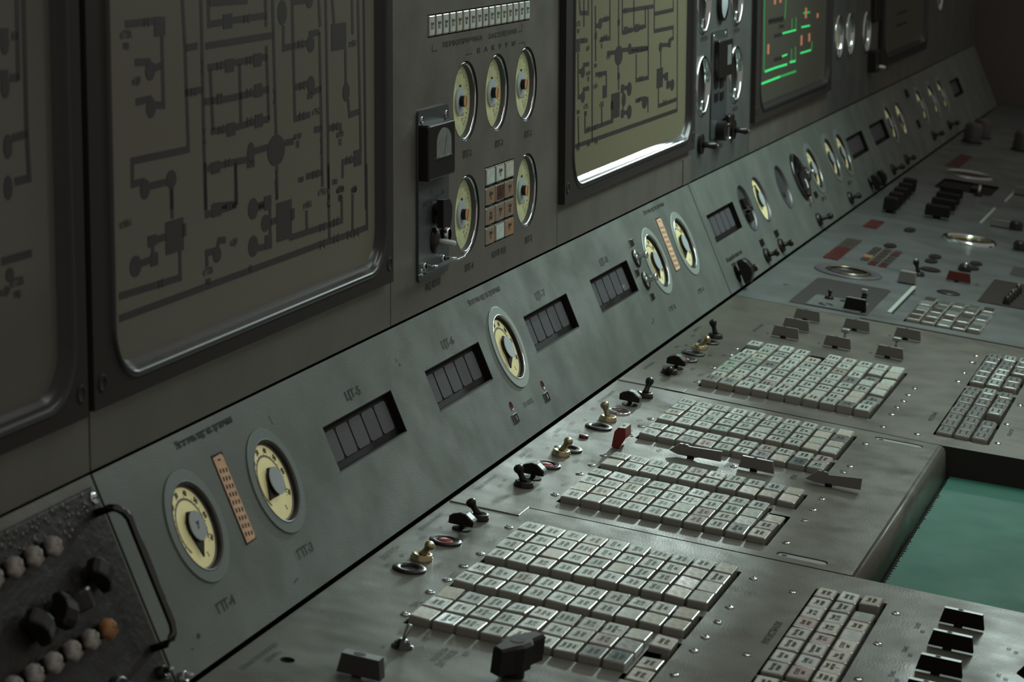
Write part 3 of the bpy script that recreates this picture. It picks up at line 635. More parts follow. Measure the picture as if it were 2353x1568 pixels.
def ring_button(label, X, v, inner, ring='black_plastic', r=.0245, inr=.0125, name='ring_button'):
    t = thing(name, label, 'push button', frame('D', X, v), 'round ring buttons beside the lamp buttons')
    mb = MB(); mb.lathe([(r, 0), (r, .0022), (r - .002, .0038), (r - .0065, .0044), (inr + .0015, .0036), (inr, .0010)], ring, n=44, close=False); mb.build('ring', t)
    mb = MB(); mb.lathe([(inr, .0008), (inr - .001, .0030 if inner == 'red_lens' else .0012), (inr * .6, .0042 if inner == 'red_lens' else .0010), (0, .0046 if inner == 'red_lens' else .0008)], inner, n=32, close=False)
    mb.build('lens' if inner == 'red_lens' else 'cap', t)
    return t
ring_button('black ring around a dark cap, nearest of the round ring buttons', -0.383, .069, 'black_plastic')
ring_button('black ring with a red lens, behind the nearest brass toggle', -0.221, .069, 'red_lens')
ring_button('black ring with a red lens half hidden by a pointer knob, beside the ГТГ-3 block', 0.309, .071, 'red_lens')
ring_button('black ring under the leaning brass toggle beside the ВПГ pair', 0.440, .072, 'black_plastic')
ring_button('black ring left of the red slab cap', 0.633, .074, 'black_plastic')
ring_button('bright chrome ring around a dark red lens', 0.776, .075, 'red_dark', 'chrome', .0215, .0160)
ring_button('black ring with a small red lens, third desk panel', 1.325, .072, 'red_lens', inr=.009)
ring_button('broad black ring in front of the brass toggle, third desk panel', 1.396, .071, 'black_plastic')
ring_button('black ring behind the brass toggle, third desk panel', 1.535, .072, 'black_plastic', r=.0225)
mb = MB(); mb.lathe([(.0085, -.002), (.0085, .004), (.0075, .005), (0, .005)], 'red_dark', n=24, close=False)
tag(mb.build('round_button', mw=frame('D', .542, .0712)), 'small dark red round button between two ring buttons', 'push button')
mb = MB(); mb.lathe([(.0095, 0), (.0095, .0004), (.0088, .0006), (.0088, -.010), (0, -.010)], 'black_matt', n=24, close=False)
tag(mb.build('lamp_socket', mw=frame('D', -0.839, .066)), 'small empty black lamp socket near the bottom edge of the photo', 'socket')

def pointer_knob(label, X, v, rot=0.0, s=1.0, pl='D'):
    t = thing('selector_switch', label, 'knob', frame(pl, X, v, 0, rot), 'black pointer knobs')
    mb = MB(); mb.cyl(.0145 * s, 0, .0014, 'black_matt', n=32); mb.build('dial_disc', t)
    mb = MB(); mb.cyl(.0042 * s, .001, .012 * s, 'black_plastic', n=16); mb.build('stem', t)
    mb = MB(); w = .0195 * s
    prof = [(-w, .0085), (-w, .0190), (-w * .72, .0235), (-w * .15, .0275), (w * .35, .0262), (w * .85, .0195), (w, .0170), (w, .0085)]
    for q in (0,):
        n = len(prof)
        a = [(-.0085 * s, -x, z * s) for x, z in prof]; b = [(.0085 * s, -x, z * s) for x, z in prof]
        a2 = [(-.0110 * s, -x * .86, (z if z > .009 else z) * s * .97) for x, z in prof]; b2 = [(.0110 * s, -x * .86, z * s * .97) for x, z in prof]
        vs = a2 + a + b + b2; fs = [tuple(range(n)), tuple(range(4 * n - 1, 3 * n - 1, -1))]
        for L in range(3):
            for i in range(n): j = (i + 1) % n; fs.append((L * n + j, L * n + i, (L + 1) * n + i, (L + 1) * n + j))
        mb.add(vs, fs, 'black_plastic')
    mb.build('grip', t)
    return t
pointer_knob('black pointer knob over a dark disc, nearest desk panel', -0.140, .068)
pointer_knob('black pointer knob hiding half of a red lens, beside the ГТГ-3 block', 0.218, .074)
pointer_knob('black pointer knob before the black toggle at the end of the rounded-edge panel', 0.852, .075)
pointer_knob('black pointer knob before the small red lens, third desk panel', 1.234, .073)

def cover(label, X, v0, v1, top, th=.008, body='lever_grey', edge='lever_edge', group=None, poly=None, hole=True, stem=True, pl='D', lab2=None):
    """flat slab lever cover standing across the desk on a short stem"""
    vc = (v0 + v1) / 2; w = (v1 - v0) / 2
    t = thing('lever_switch', label, 'lever', frame(pl, X, vc), group)
    P = poly or [(-w, .003), (-w * .86, top), (w * .84, top), (w, .003)]
    mb = MB(); n = len(P); vs = [(-th / 2, -a, z) for a, z in P] + [(th / 2, -a, z) for a, z in P]
    mb.add(vs, [tuple(range(n)), tuple(range(2 * n - 1, n - 1, -1))] + [((i + 1) % n, i, n + i, n + (i + 1) % n) for i in range(n)], body); mb.build('slab', t)
    zt = max(z for a, z in P); e = MB(); tp = sorted([p for p in P if p[1] > zt * .72])
    for i in range(len(tp) - 1):
        (a0, z0), (a1, z1) = tp[i], tp[i + 1]
        e.add([(-th / 2, -a0, z0 + .0003), (th / 2, -a0, z0 + .0003), (th / 2, -a1, z1 + .0003), (-th / 2, -a1, z1 + .0003)], [(0, 1, 2, 3)], edge)
    e.build('bare_edge', t)
    if hole:
        hx = -.15 * w if not poly else P[1][0] + .008
        zz = top if not poly else P[1][1]
        m2 = MB(); m2.disc(0, -hx, th * .32, th * .45, zz + .0007, 'ink', 16); m2.build('screw_hole', t)
    if stem: m3 = MB(); m3.cyl(.0065, 0, .0055, 'black_matt', Matrix.Translation((0, .15 * w, 0)), 16); m3.build('stem', t)
    return t
cover('dark grey slab lever cover at the bottom edge, left of the chrome toggle', -0.838, .134, .192, .0285, .018, 'lever_dark')
BG = 'dark slab covers beside the АРМАТУРА lettering'
cover('dark slab lever cover farthest from the camera in the АРМАТУРА row', -0.098, .787, .852, .0250, .009, 'black_matt', group=BG)
cover('dark slab lever cover second from the far end of the АРМАТУРА row', -0.216, .787, .851, .0250, .009, 'black_matt', group=BG)
cover('dark slab lever cover third from the far end of the АРМАТУРА row', -0.337, .787, .851, .0250, .009, 'black_matt', group=BG)
cover('dark slab lever cover cut by the bottom edge, last of the АРМАТУРА row', -0.452, .787, .851, .0250, .009, 'black_matt', group=BG)
for i, (x, v) in enumerate(((-0.285, .952), (-0.385, .965), (-0.12, .925))):
    P = [(-.034, .010), (-.020, .030), (.0, .030), (.034, .030), (.034, .005), (-.020, .004)]
    if i < 2: cover('dark pointed lever cover %s at the right edge of the photo' % ('above' if i == 0 else 'below'), x, v - .034, v + .034, .030, .009, 'black_matt', group='dark pointed covers at the right edge', poly=P)
LG = 'slab covers between the lamp buttons'
cover('long grey pointed lever cover nearest the red slab cap, among the lamp buttons', .548, .224, .317, .0230, .006, poly=[(a - .2705, z) for a, z in [(.2243, .008), (.2417, .0228), (.2557, .0228), (.2588, .0206), (.3168, .0231), (.3168, .0054), (.2789, .0052), (.2701, .003), (.2401, .0034)]], group=LG)
cover('plain grey slab lever cover in the middle of the lamp button gap', .548, .349, .412, .0235, .007, group=LG)
cover('long grey pointed lever cover at the outer end of the lamp button gap', .548, .467, .5626, .0245, .006, poly=[(a - .5148, z) for a, z in [(.4667, .0063), (.4865, .0243), (.502, .0238), (.5053, .0198), (.5624, .0251), (.5626, .0055), (.5234, .0043), (.5157, .003), (.4832, .003)]], group=LG)
CG = 'small grey slab covers past the ГТГ-2 block'
for x, v, l in ((1.730, .169, 'nearest small grey slab cover of the inner column past the ГТГ-2 block'), (1.838, .172, 'middle small grey slab cover of the inner column past the ГТГ-2 block'), (1.970, .172, 'farthest small grey slab cover of the inner column past the ГТГ-2 block'),
                (1.728, .284, 'near small grey slab cover of the middle column past the ГТГ-2 block'), (1.962, .287, 'far small grey slab cover of the middle column past the ГТГ-2 block'),
                (1.726, .399, 'near small grey slab cover of the outer column past the ГТГ-2 block'), (1.966, .402, 'far small grey slab cover of the outer column past the ГТГ-2 block')):
    cover(l, x, v, v + .061, .0255, .007, group=CG)
for x, v, l in ((1.79, .318, 'small steel toggle lever of the middle column of grey covers'), (1.80, .430, 'small steel toggle lever of the outer column of grey covers')):
    t = thing('steel_toggle', l, 'switch', frame('D', x, v), 'small steel toggles among grey covers')
    mb = MB(); mb.cyl(.006, 0, .003, 'steel'); mb.build('collar', t); mb = MB(); mb.tube([(0, 0, .002), (.003, 0, .018), (.005, 0, .028)], [.003, .003, .0035], 'steel'); mb.build('lever', t)
    mb = MB(); mb.box(-.006, .008, -.009, .009, .026, .034, 'lever_edge', bv=.002); mb.build('tip', t)
# red slab cap
t = thing('lever_guard', 'dark red slab cap with a worn white top beside the lamp buttons', 'lever', frame('D', .535, .1415))
mb = MB(); P = [(-.012, .002), (-.0105, .029), (-.0045, .037), (.008, .038), (.0105, .020), (.002, .001)]
n = len(P); vs = [(-.022, -a, z) for a, z in P] + [(.018, -a, z) for a, z in P]
mb.add(vs, [tuple(range(n)), tuple(range(2 * n - 1, n - 1, -1))] + [((i + 1) % n, i, n + i, n + (i + 1) % n) for i in range(n)], 'red_paint'); mb.build('cap', t)
mb = MB(); mb.add([(-.022, .0105, .0296), (.018, .0105, .0296), (.018, .0045, .0376), (-.022, .0045, .0376), (.018, -.008, .0386), (-.022, -.008, .0386)], [(0, 1, 2, 3), (3, 2, 4, 5)], 'strip_white'); mb.disc(0, 0, .005, .003, .0390, 'ink', 12); mb.build('worn_top', t)
# small chrome toggle
t = thing('toggle_switch', 'small bright chrome toggle switch near the bottom edge, left of the big black knob', 'switch', frame('D', -0.700, .170), TG)
mb = MB(); mb.lathe([(.0145, 0), (.0145, .002), (.0105, .003), (.0110, .0065), (.0075, .0075), (.0060, .0105), (0, .0105)], 'chrome_dark_reflection', n=20, close=False); mb.build('collar', t)
mb = MB(); mb.tube([(0, 0, .006), (.004, -.0015, .016), (.009, -.004, .0275), (.0095, -.0042, .0290)], [.0024, .0030, .0040, .003], 'steel', n=14); mb.build('lever', t)
# big black wing knob
t = thing('wing_switch', 'big black wing knob at the near corner of the ГРЭЦ lamp buttons', 'knob', frame('D', -0.7114, 0.3241, 0, -0.25))
mb = MB(); mb.cyl(.015, 0, .016, 'black_plastic', n=24); mb.build('stem', t)
mb = MB(); P = [(.050, -.0125), (.050, .0060), (.026, .0130), (.014, .0190), (-.006, .0200), (-.020, .0125), (-.044, .0090), (-.050, -.0080), (-.026, -.0135), (-.012, -.0190), (.008, -.0195), (.022, -.0120)]
n = len(P); k = [(x * .97, y * .74) for x, y in P]
vs = [(x, y, .012) for x, y in P] + [(x, y, .044) for x, y in P] + [(x, y, .0475) for x, y in k]
mb.add(vs, [tuple(range(n - 1, -1, -1)), tuple(range(2 * n, 3 * n))] + [(i, (i + 1) % n, n + (i + 1) % n, n + i) for i in range(n)] + [(n + i, n + (i + 1) % n, 2 * n + (i + 1) % n, 2 * n + i) for i in range(n)], 'black_plastic'); mb.build('grip', t)
mb = MB(); mb.disc(0, 0, .011, .009, .0480, 'ink', 20); mb.build('hole', t)

# ---------------------------------------------------------------- fourth (bluish) desk panel
t = thing('portal_ring', 'broad dark oval-looking ring set flat in the bluish desk panel', 'ring', frame('D', 2.70, .1725))
mb = MB(); mb.lathe([(.086, 0), (.086, .003), (.083, .0045), (.060, .0045), (.058, .002)], 'nickel_ring', n=56, close=False); mb.build('flange', t)
mb = MB(); mb.lathe([(.058, .002), (.056, .006), (.050, .006), (.047, .0006), (0, .0006)], 'black_plastic', n=48, close=False); mb.build('lens', t)
mb = MB(); mb.lathe([(.0515, .0062), (.0500, .0075), (.0485, .0062)], 'gold', n=48, close=False); mb.build('inner_ring', t)
t = thing('display_unit', 'dark flat display plate with rounded corners in the bluish desk panel', 'display', frame('D', 2.365, .2145))
mb = MB(); mb.prism([(-.205, -.093), (-.205, .090), (-.15, .092)] + [(.178, .092), (.190, .080), (.190, -.080), (.178, -.092)], .0004, .0012, 'plate_dark'); mb.build('plate', t)
mb = MB(); mb.prism([(-.200, -.075), (-.200, .052), (-.060, .052), (-.052, .044), (-.052, -.075)], .0012, .0028, 'desk_paint_far_light'); mb.build('step', t)
toggle('small dark toggle at the left corner of the dark display plate', 'D', 2.28, .198, .0, scale=.7, h=.02)
ring_button('small dark ring at the near left corner of the dark display plate', 2.20, .205, 'black_plastic', 'black_plastic', .0185, .010)
ring_button('thin dark ring behind the near left corner of the dark display plate', 2.285, .235, 'black_plastic', 'black_plastic', .0130, .008)
cover('thick black slab cover beside the dark display plate', 2.20, .247, .300, .030, .014, 'black_matt', group=CG, hole=False)
t = thing('steel_toggle', 'tall toggle with a steel square head beside the thick black slab cover', 'switch', frame('D', 2.31, .274), 'small steel toggles among grey covers')
mb = MB(); mb.tube([(0, 0, 0), (.004, -.002, .028)], [.0075, .0065], 'black_plastic'); mb.build('lever', t); mb = MB(); mb.box(-.006, .006, -.008, .008, .026, .036, 'lever_edge', bv=.002); mb.build('tip', t)
mb = MB(); mb.box(2.25, 2.66, -.3520, -.3420, .0, .0035, 'strip_white', bv=.001); mb.box(2.25, 2.62, -.3570, -.3530, .0, .001, 'black_matt')
tag(mb.build('light_strip'), 'narrow whitish strip beside the square far keypad', 'strip')
mb = MB(); mb.lathe([(.0295, 0), (.0295, .0015), (.024, .0035), (.008, .0045), (0, .0045)], 'black_plastic', n=36, close=False)
tag(mb.build('push_button', mw=frame('D', 2.665, .432)), 'flat glossy black round cap in front of the dark red slab', 'cap')
cover('dark red slab lever cover on the bluish desk panel', 2.85, .401, .464, .0260, .010, 'red_dark', 'red_dark', hole=False)
t = thing('push_dome', 'glossy black dome button just behind the dark red slab', 'push button', frame('D', 3.045, .424)); mb = MB(); mb.lathe([(.018, 0), (.018, .008), (.014, .016), (.006, .020), (0, .021)], 'black_plastic', n=28, close=False); mb.build('dome', t); mb = MB(); mb.lathe([(.005, .0), (.004, .003), (0, .004)], 'chrome', Matrix.Translation((-.004, -.002, .0195)), n=12, close=False); mb.build('stud', t)
cover('pale grey wedge cover between the portal ring and the dark red slab', 2.70, .300, .344, .0300, .030, 'lever_grey', 'lever_grey', hole=False)
toggle('black toggle with a pale tip behind the pale grey wedge cover', 'D', 2.845, .330, -.010, h=.032, tip='gold', scale=1.0)
def flat_ellipse(label, x, v, rx, rv, z=.0035):
    t = thing('round_lamp', label, 'lamp', frame('D', x, v), 'small dark round lamps of the bluish panel')
    mb = MB(); mb.prism(circ(0, 0, rx, 24, rv), 0, z, 'black_plastic'); mb.build('lens', t); mb = MB()
    mb.prism(circ(0, 0, rx * 1.1, 24, rv * 1.1), 0, .001, 'bezel'); mb.build('collar', t)
for l, x, v, a, b in (('dark round lamp left of the gold ring', 3.576, .200, .040, .015), ('dark round lamp behind the small lamp buttons', 3.234, .197, .035, .016), ('dark round lamp, farther of the pair before the gold ring', 3.185, .327, .032, .016), ('dark round lamp, nearer of the pair before the gold ring', 3.10, .328, .032, .016),
                      ('dark round lamp, farther of the pair behind the black dome', 3.189, .437, .030, .016), ('dark round lamp, nearer of the pair behind the black dome', 3.103, .441, .028, .014), ('long dark oval lamp right of the pale tipped toggle', 2.96, .345, .03, .026)):
    flat_ellipse(l, x, v, a, b)
t = thing('gold_ring', 'thick gold-and-chrome ring standing out of the bluish desk panel', 'ring', frame('D', 3.56, .371))
mb = MB(); mb.lathe([(.078, 0), (.078, .004), (.073, .010), (.066, .010), (.062, .003)], 'chrome', n=56, close=False); mb.build('rim', t)
mb = MB(); mb.lathe([(.062, .003), (.058, .007), (.052, .006), (.050, .001)], 'gold', n=48, close=False); mb.lathe([(.050, .001), (0, .001)], 'black_plastic', n=48, close=False); mb.build('inner_ring', t)
def lamp_grid(label, x0, x1, v0, v1, rows, cols, mats, gx=.30, gv=.18, z=.004):
    """indicator lamps, each a small raised block"""
    for r in range(rows):
        for c in range(cols):
            dx = (x1 - x0) / rows; dv = (v1 - v0) / cols; mt = mats(r, c)
            if not mt: continue
            mb = MB(); mb.box(-dx * (1 - gx) / 2, dx * (1 - gx) / 2, -dv * (1 - gv) / 2, dv * (1 - gv) / 2, 0, z, mt, bv=.001)
            o = mb.build('indicator_lamp', mw=frame('D', x0 + (r + .5) * dx, v0 + (c + .5) * dv))
            tag(o, label % (ORD[r] + ' row' + (', ' + ORD[c] + ' from the strip' if cols > 1 else '')), 'lamp', label.split(',')[0] + ' group')
lamp_grid('dull indicator bar, %s of the column behind the portal ring', 2.85, 3.23, .079, .120, 9, 1, lambda r, c: 'cap_red' if r < 5 else 'cap_dark', .22, .0)
lamp_grid('small indicator lamp, %s, loose grid by the portal ring', 2.865, 3.17, .162, .246, 6, 3, lambda r, c: None if (r == 0 and c == 0) else ('cap_orange' if (r, c) == (2, 0) else 'cap_red' if (r, c) in ((0, 2), (4, 2), (0, 1)) else 'cap_dark'), .35, .22)
lamp_grid('dark red indicator bar, %s of the far short block', 3.49, 3.64, .078, .118, 4, 1, lambda r, c: 'cap_red', .10, .0)
t = thing('instrument_tray', 'dark recessed tray with a row of small black pegs at the right edge', 'tray', frame('D', 2.80, .60))
mb = MB(); mb.box(-.18, .19, -.09, .09, .0005, .002, 'bezel'); mb.build('plate', t)
for i, (dx, dv) in enumerate(((-.15, -.022), (-.105, -.020), (-.06, -.018), (-.015, -.016), (.035, -.014))):
    mb = MB(); mb.lathe([(.010, 0), (.010, .012), (.006, .020), (0, .022)], 'black_plastic', Matrix.Translation((dx, -dv, .002)), n=14, close=False); mb.build('peg', t)
    if i in (2, 4): mb = MB(); mb.lathe([(.004, 0), (0, .004)], 'knob_amber', Matrix.Translation((dx, -dv, .0235)), n=10, close=False); mb.build('peg_tip', t)
cover('pale slab cover at the right edge behind the recessed tray', 3.12, .535, .640, .024, .008, 'lever_grey', 'lever_edge', hole=False)
# fifth, dim desk panel
for i, (x, v) in enumerate(((3.86, .098), (3.98, .094), (4.10, .090), (4.22, .086), (4.34, .082))):
    t = thing('rotary_switch', 'black square knob, %s from the camera in the inner far row' % ORD[i], 'knob', frame('D', x, v), 'black square knobs of the inner far row')
    mb = MB(); mb.cyl(.012, 0, .008, 'black_matt'); mb.build('stem', t); mb = MB(); mb.box(-.022, .022, -.020, .020, .008, .046, 'black_matt', bv=.004); mb.build('cap', t)
for i, (x, v) in enumerate(((3.90, .232), (4.06, .228), (4.20, .222), (4.36, .212))):
    t = thing('rotary_switch', 'broad black bar knob, %s from the camera in the outer far row' % ORD[i], 'knob', frame('D', x, v), 'broad black bar knobs of the outer far row')
    mb = MB(); mb.cyl(.012, 0, .008, 'black_matt'); mb.build('stem', t); mb = MB(); mb.box(-.016, .016, -.036, .036, .008, .040, 'black_matt', bv=.003); mb.build('cap', t)
t = thing('portal_ring', 'faint pale-rimmed oval ring far along the dim desk', 'ring', frame('D', 5.03, .185))
mb = MB(); mb.lathe([(.088, 0), (.086, .005), (.080, .006), (.072, .001)], 'steel', n=48, close=False); mb.build('flange', t); mb = MB(); mb.lathe([(.072, .001), (0, .001)], 'black_plastic', n=40, close=False); mb.build('lens', t)
t = thing('display_unit', 'faint dark display panel behind the bar knobs', 'display', frame('D', 4.72, .22)); MB().prism(rrect(-.14, .14, -.092, .092, .02), -.012, -.008, 'black_matt').build('floor', t)
MB().box(-.10, -.02, -.052, -.02, -.008, .014, 'black_plastic', bv=.003).build('block', t)
t = thing('steel_toggle', 'faint steel toggle standing by the far display panel', 'switch', frame('D', 4.55, .276), 'small steel toggles among grey covers'); mb = MB(); mb.tube([(0, 0, 0), (.01, 0, .034)], [.005, .006], 'steel'); mb.build('lever', t); mb = MB(); mb.cyl(.014, 0, .006, 'black_plastic'); mb.build('collar', t)
for l, a, b, v in (('faint pale strip beside the outer far knobs', 3.96, 4.32, .356), ('faint short pale strip farther along the dim desk', 4.52, 4.85, .366)):
    mb = MB(); mb.box(a, b, -v - .004, -v + .004, 0, .003, 'strip_white', bv=.001); tag(mb.build('light_strip'), l, 'strip')
for l, x, v, w, h in (('pale block cover with bright top at the right edge above the gold ring', 3.95, .415, .030, .020), ('large grey block far at the right edge', 4.75, .40, .032, .024)):
    cover(l, x, v - w, v + w, h, .03, 'lever_grey', 'lever_edge', hole=False)
for l, x, v in (('black knob right of the bright topped block cover', 3.93, .463), ('black knob cut by the right edge above the recessed tray', 3.55, .515)):
    t = thing('rotary_switch', l, 'knob', frame('D', x, v), 'black round knobs at the right edge'); mb = MB(); mb.lathe([(.020, 0), (.020, .022), (.015, .028), (0, .029)], 'black_plastic', n=24, close=False); mb.build('cap', t)
    mb = MB(); mb.cyl(.023, 0, .003, 'steel'); mb.build('collar', t)
for i, (x, v) in enumerate(((6.00, .075), (6.20, .085), (6.0, .26))):
    t = thing('rotary_switch', 'very dim large black knob, %s of three near the far end' % ORD[i], 'knob', frame('D', x, v), 'dim black knobs near the far end'); mb = MB(); mb.lathe([(.034, 0), (.034, .060), (.026, .072), (0, .074)], 'lever_dark', n=24, close=False); mb.build('cap', t)  # black knobs in a lighter grey, distant haze put into the colour
    mb = MB(); mb.cyl(.04, 0, .004, 'black_matt'); mb.build('collar', t)
lamp_grid('faint dark red bar, %s of the block near the far end', 5.15, 5.55, .090, .135, 4, 1, lambda r, c: 'cap_red', .15, .0)

# ---------------------------------------------------------------- small things on the sloping strip
def strip_knob(label, X, v, h=.022, r=.020, rm='black_plastic', sm='chrome', group='knobs on the sloping strip'):
    t = thing('zero_adjuster', label, 'knob', frame('S', X, v), group)
    mb = MB(); mb.lathe([(r, .0), (r, .002), (r * .85, .005), (r * .55, .006), (.003, .006)], rm, n=28, close=False); mb.lathe([(r * .8, .0052), (r * .5, .0075), (.0, .0075)], sm, n=28, close=False); mb.build('base', t)
    mb = MB(); mb.cyl(.0065, .006, h, sm, n=18); mb.lathe([(.0085, h), (.0085, h + .004), (.005, h + .006), (0, h + .006)], sm, n=18, close=False); mb.build('stem', t)
    return t
strip_knob('upper chrome knob with a black base left of the fourth cream dial', 1.470, .187)
strip_knob('lower chrome knob with a black base left of the fourth cream dial', 1.476, .136)
strip_knob('chrome knob in front of the yellow dial past the porthole ring', 3.370, .160, .016, .022)
for i, (x, v) in enumerate(((1.481, .221), (1.438, .160), (1.478, .100))):
    t = thing('square_lamp', 'small square steel lamp, %s beside the two chrome knobs' % ('top one' if i == 0 else 'middle one' if i == 1 else 'bottom one'), 'lamp', frame('S', x, v), 'small square lamps beside the chrome knobs')
    MB().box(-.017, -.012, -.0075, .0075, 0, .003, 'chrome').build('bright_edge', t); MB().box(-.012, .012, -.0075, .0075, 0, .003, 'black_plastic', bv=.001).build('lens', t)
for i, (x, v) in enumerate(((2.567, .068), (2.752, .067), (3.372, .098))):
    mb = MB(); mb.box(-.016, .016, -.0085, .0085, 0, .004, 'black_plastic', bv=.001); tag(mb.build('square_lamp', mw=frame('S', x, v)), ('small black square lamp below the clamp blocks', 'small black square lamp below the open yellow dial', 'small black square lamp below the chrome-knobbed yellow dial')[i], 'lamp', 'small black square lamps of the far strip')
for x, v, s, l in ((.426, .069, 'I', 'left'), (.619, .070, 'II', 'right')):
    mb = MB(); mb.lathe([(.0085, .0003), (.0075, .0006), (.0075, -.006), (0, -.006)], 'cap_brown', n=24, close=False); tag(mb.build('lamp_socket', mw=frame('S', x, v)), 'dark round lamp socket %s of the СТ. КОНД lettering' % l, 'socket', 'lamp sockets at the СТ. КОНД lettering')
    t = thing('number_tag', 'small black number tag under the %s lamp socket' % l, 'tag', frame('S', x - .002, v - .0225), 'black number tags on the strip')
    MB().box(-.0125, .0125, -.0085, .0085, 0, .0012, 'black_plastic', bv=.0004).build('plate', t); MB().box(-.0165, -.0135, -.0085, .0085, 0, .0010, 'ink').build('edge', t)
    put_text(t, s, .001, 0, .010, .7, 'CENTER', 'ink_light', .03, z=.0016)
def strip_toggle(label, X, v, tipx=.010, h=.026, s=1.0):
    return toggle(label, 'S', X, v, .003, h=h * s, scale=s * 1.15, group='toggles along the foot of the far strip', tip='knob_amber', lenx=tipx)
pk = pointer_knob('large black knob at the foot of the strip just past the wide seam', 2.225, .037, 0, 1.5, 'S'); pk['group'] = 'black pointer knobs'
strip_toggle('black toggle touching the large black knob past the wide seam', 2.290, .034)
strip_toggle('black toggle, first one clear of the large black knob on the far strip', 2.560, .034)
strip_toggle('black toggle, second one clear of the large black knob on the far strip', 2.745, .034)
strip_toggle('black toggle with a tall lever under the lettering № 2', 3.285, .034, .02, .03)
strip_toggle('black toggle under the pair of yellow dials', 3.80, .034, .02, .024)
strip_toggle('dim black toggle past the second seam', 4.62, .032, .02, .03)
strip_toggle('dim black toggle with an amber glint past the second seam', 4.92, .034, .02, .024)
strip_toggle('dim black toggle under the far round gauges', 5.62, .050, .02, .03)
strip_toggle('last dim black toggle of the far strip', 6.05, .050, .02, .03)
for x, l in ((4.18, 'first'), (4.30, 'second')): 
    k = pointer_knob('dim black pointer knob, %s before the second seam' % l, x, .034, 0, 1.25, 'S'); k['group'] = 'black pointer knobs'
MB().box(5.39, 5.44, .215, .245, 0, .004, 'black_matt', bv=.001).build('insert', S3); MB().box(5.39, 5.44, .10, .13, 0, .004, 'black_matt', bv=.001).build('insert', S3)

# ---------------------------------------------------------------- upright wall: sheets, screen units, instrument panels
VT = 0.72
def wall_sheet(name, label, x0, x1, holes, mat, v0=0.003):
    o = bpy.data.objects.new(name, sheet('wall_sheet', rc(x0, x1, v0, VT), holes, -0.003, 0.0, mat)); COL.objects.link(o)
    o.matrix_world = frame('W', 0, 0); tag(o, label, 'wall panel', 'upright wall panels')
    MB().box(x0, x1, v0, VT, -0.045, -0.040, 'dark_body').build('backing', o)
    return o
WS = [wall_sheet('console_wall', l, a, b, [], m) for l, a, b, m in (
    ('plain grey wall behind and below the leftmost dark screen', -2.3, -1.024, 'wall_paint'), ('plain grey wall below the big left diagram screen', -1.020, 0.040, 'wall_paint'),
    ('plain grey wall below the second, brighter diagram screen', 0.995, 2.120, 'wall_paint'), ('plain grey wall below the green-lit screen', 2.790, 3.925, 'wall_paint'),
    ('dim grey wall below the farthest screen', 4.86, 5.95, 'wall_paint'))]
VG = [(0.4235, .326), (0.603, .3267), (0.782, .328), (0.4335, .1323), (0.790, .1332)]
P1 = wall_sheet('console_wall', 'grey wall panel headed ПЕРВОПРИЧИНА ЗАСОЛЕНИЯ with five round vacuum gauges', 0.043, 0.992, [circ(x, v, .0683) for x, v in VG] + [rc(.224, .799, .4435, .4805), rc(.5335, .7045, .0625, .2015)], 'wall_paint')
P2 = wall_sheet('console_wall', 'cool grey wall panel with chrome-rimmed openings and a black meter', 2.123, 2.787, [circ(x, v, .064) for x, v in ((2.238, .218), (2.605, .219), (2.232, .410), (2.604, .410))], 'wall_paint_cool')
P3 = wall_sheet('console_wall', 'dim wall panel with chrome-rimmed openings past the green-lit screen', 3.928, 4.857, [circ(x, v, .06) for x, v in ((4.10, .225), (4.30, .222), (4.62, .212), (4.93, .205)) if x < 4.8], 'wall_paint_cool')
P4 = wall_sheet('console_wall', 'dimmest wall panel at the far end', 5.953, 7.5, [], 'wall_paint_cool')
MB().box(2.045, 2.120, .003, .062, .0003, .002, 'wall_paint').build('seam_strip', WS[2])

for s, x, v, sz, w, sp in (('ПЕРВОПРИЧИНА', .299, .4275, .0120, .215, 1.25), ('ЗАСОЛЕНИЯ', .550, .4275, .0120, .166, 1.25), ('ВАКУУМ', .485, .4065, .0120, .225, 2.6),
        ('ВПГ-2', .408, .236, .0165, .046, 1.0), ('ВПГ-3', .590, .236, .0165, .046, 1.0), ('ВПГ-1', .770, .236, .0165, .044, 1.0),
        ('ВПГ-4', .420, .040, .0165, .046, 1.0), ('ВПГ-5', .778, .041, .0165, .044, 1.0), ('КОНТР. МЦК', .574, .0420, .0150, .085, 1.0), ('РАД. КОНТР.', .210, .0385, .0165, .080, 1.0)):
    put_text(P1, s, x, v, sz, 1.0, 'LEFT', spacing=sp, bold=.006, width=w)
mb = MB()
for l in ([(.247, .432), (.247, .421), (.272, .421)], [(.728, .4265), (.752, .4265), (.752, .4385)], [(.735, .4055), (.770, .4055), (.770, .398)], [(.424, .4045), (.456, .4045)]): mb.ribbon(l, .0018, .0006, 'ink')
mb.build('bracket_line', P1)
for s, x, v in (('ОТМЕТКА', 2.205, .327), ('УРОВЕНЬ', 2.575, .327), ('МАСЛО', 2.580, .132), ('ТОПЛИВО', 2.37, .155), ('НАСОС', 2.37, .135), ('ВКЛ', 2.44, .055)): put_text(P2, s, x, v, .014, 1.1, bold=.01)

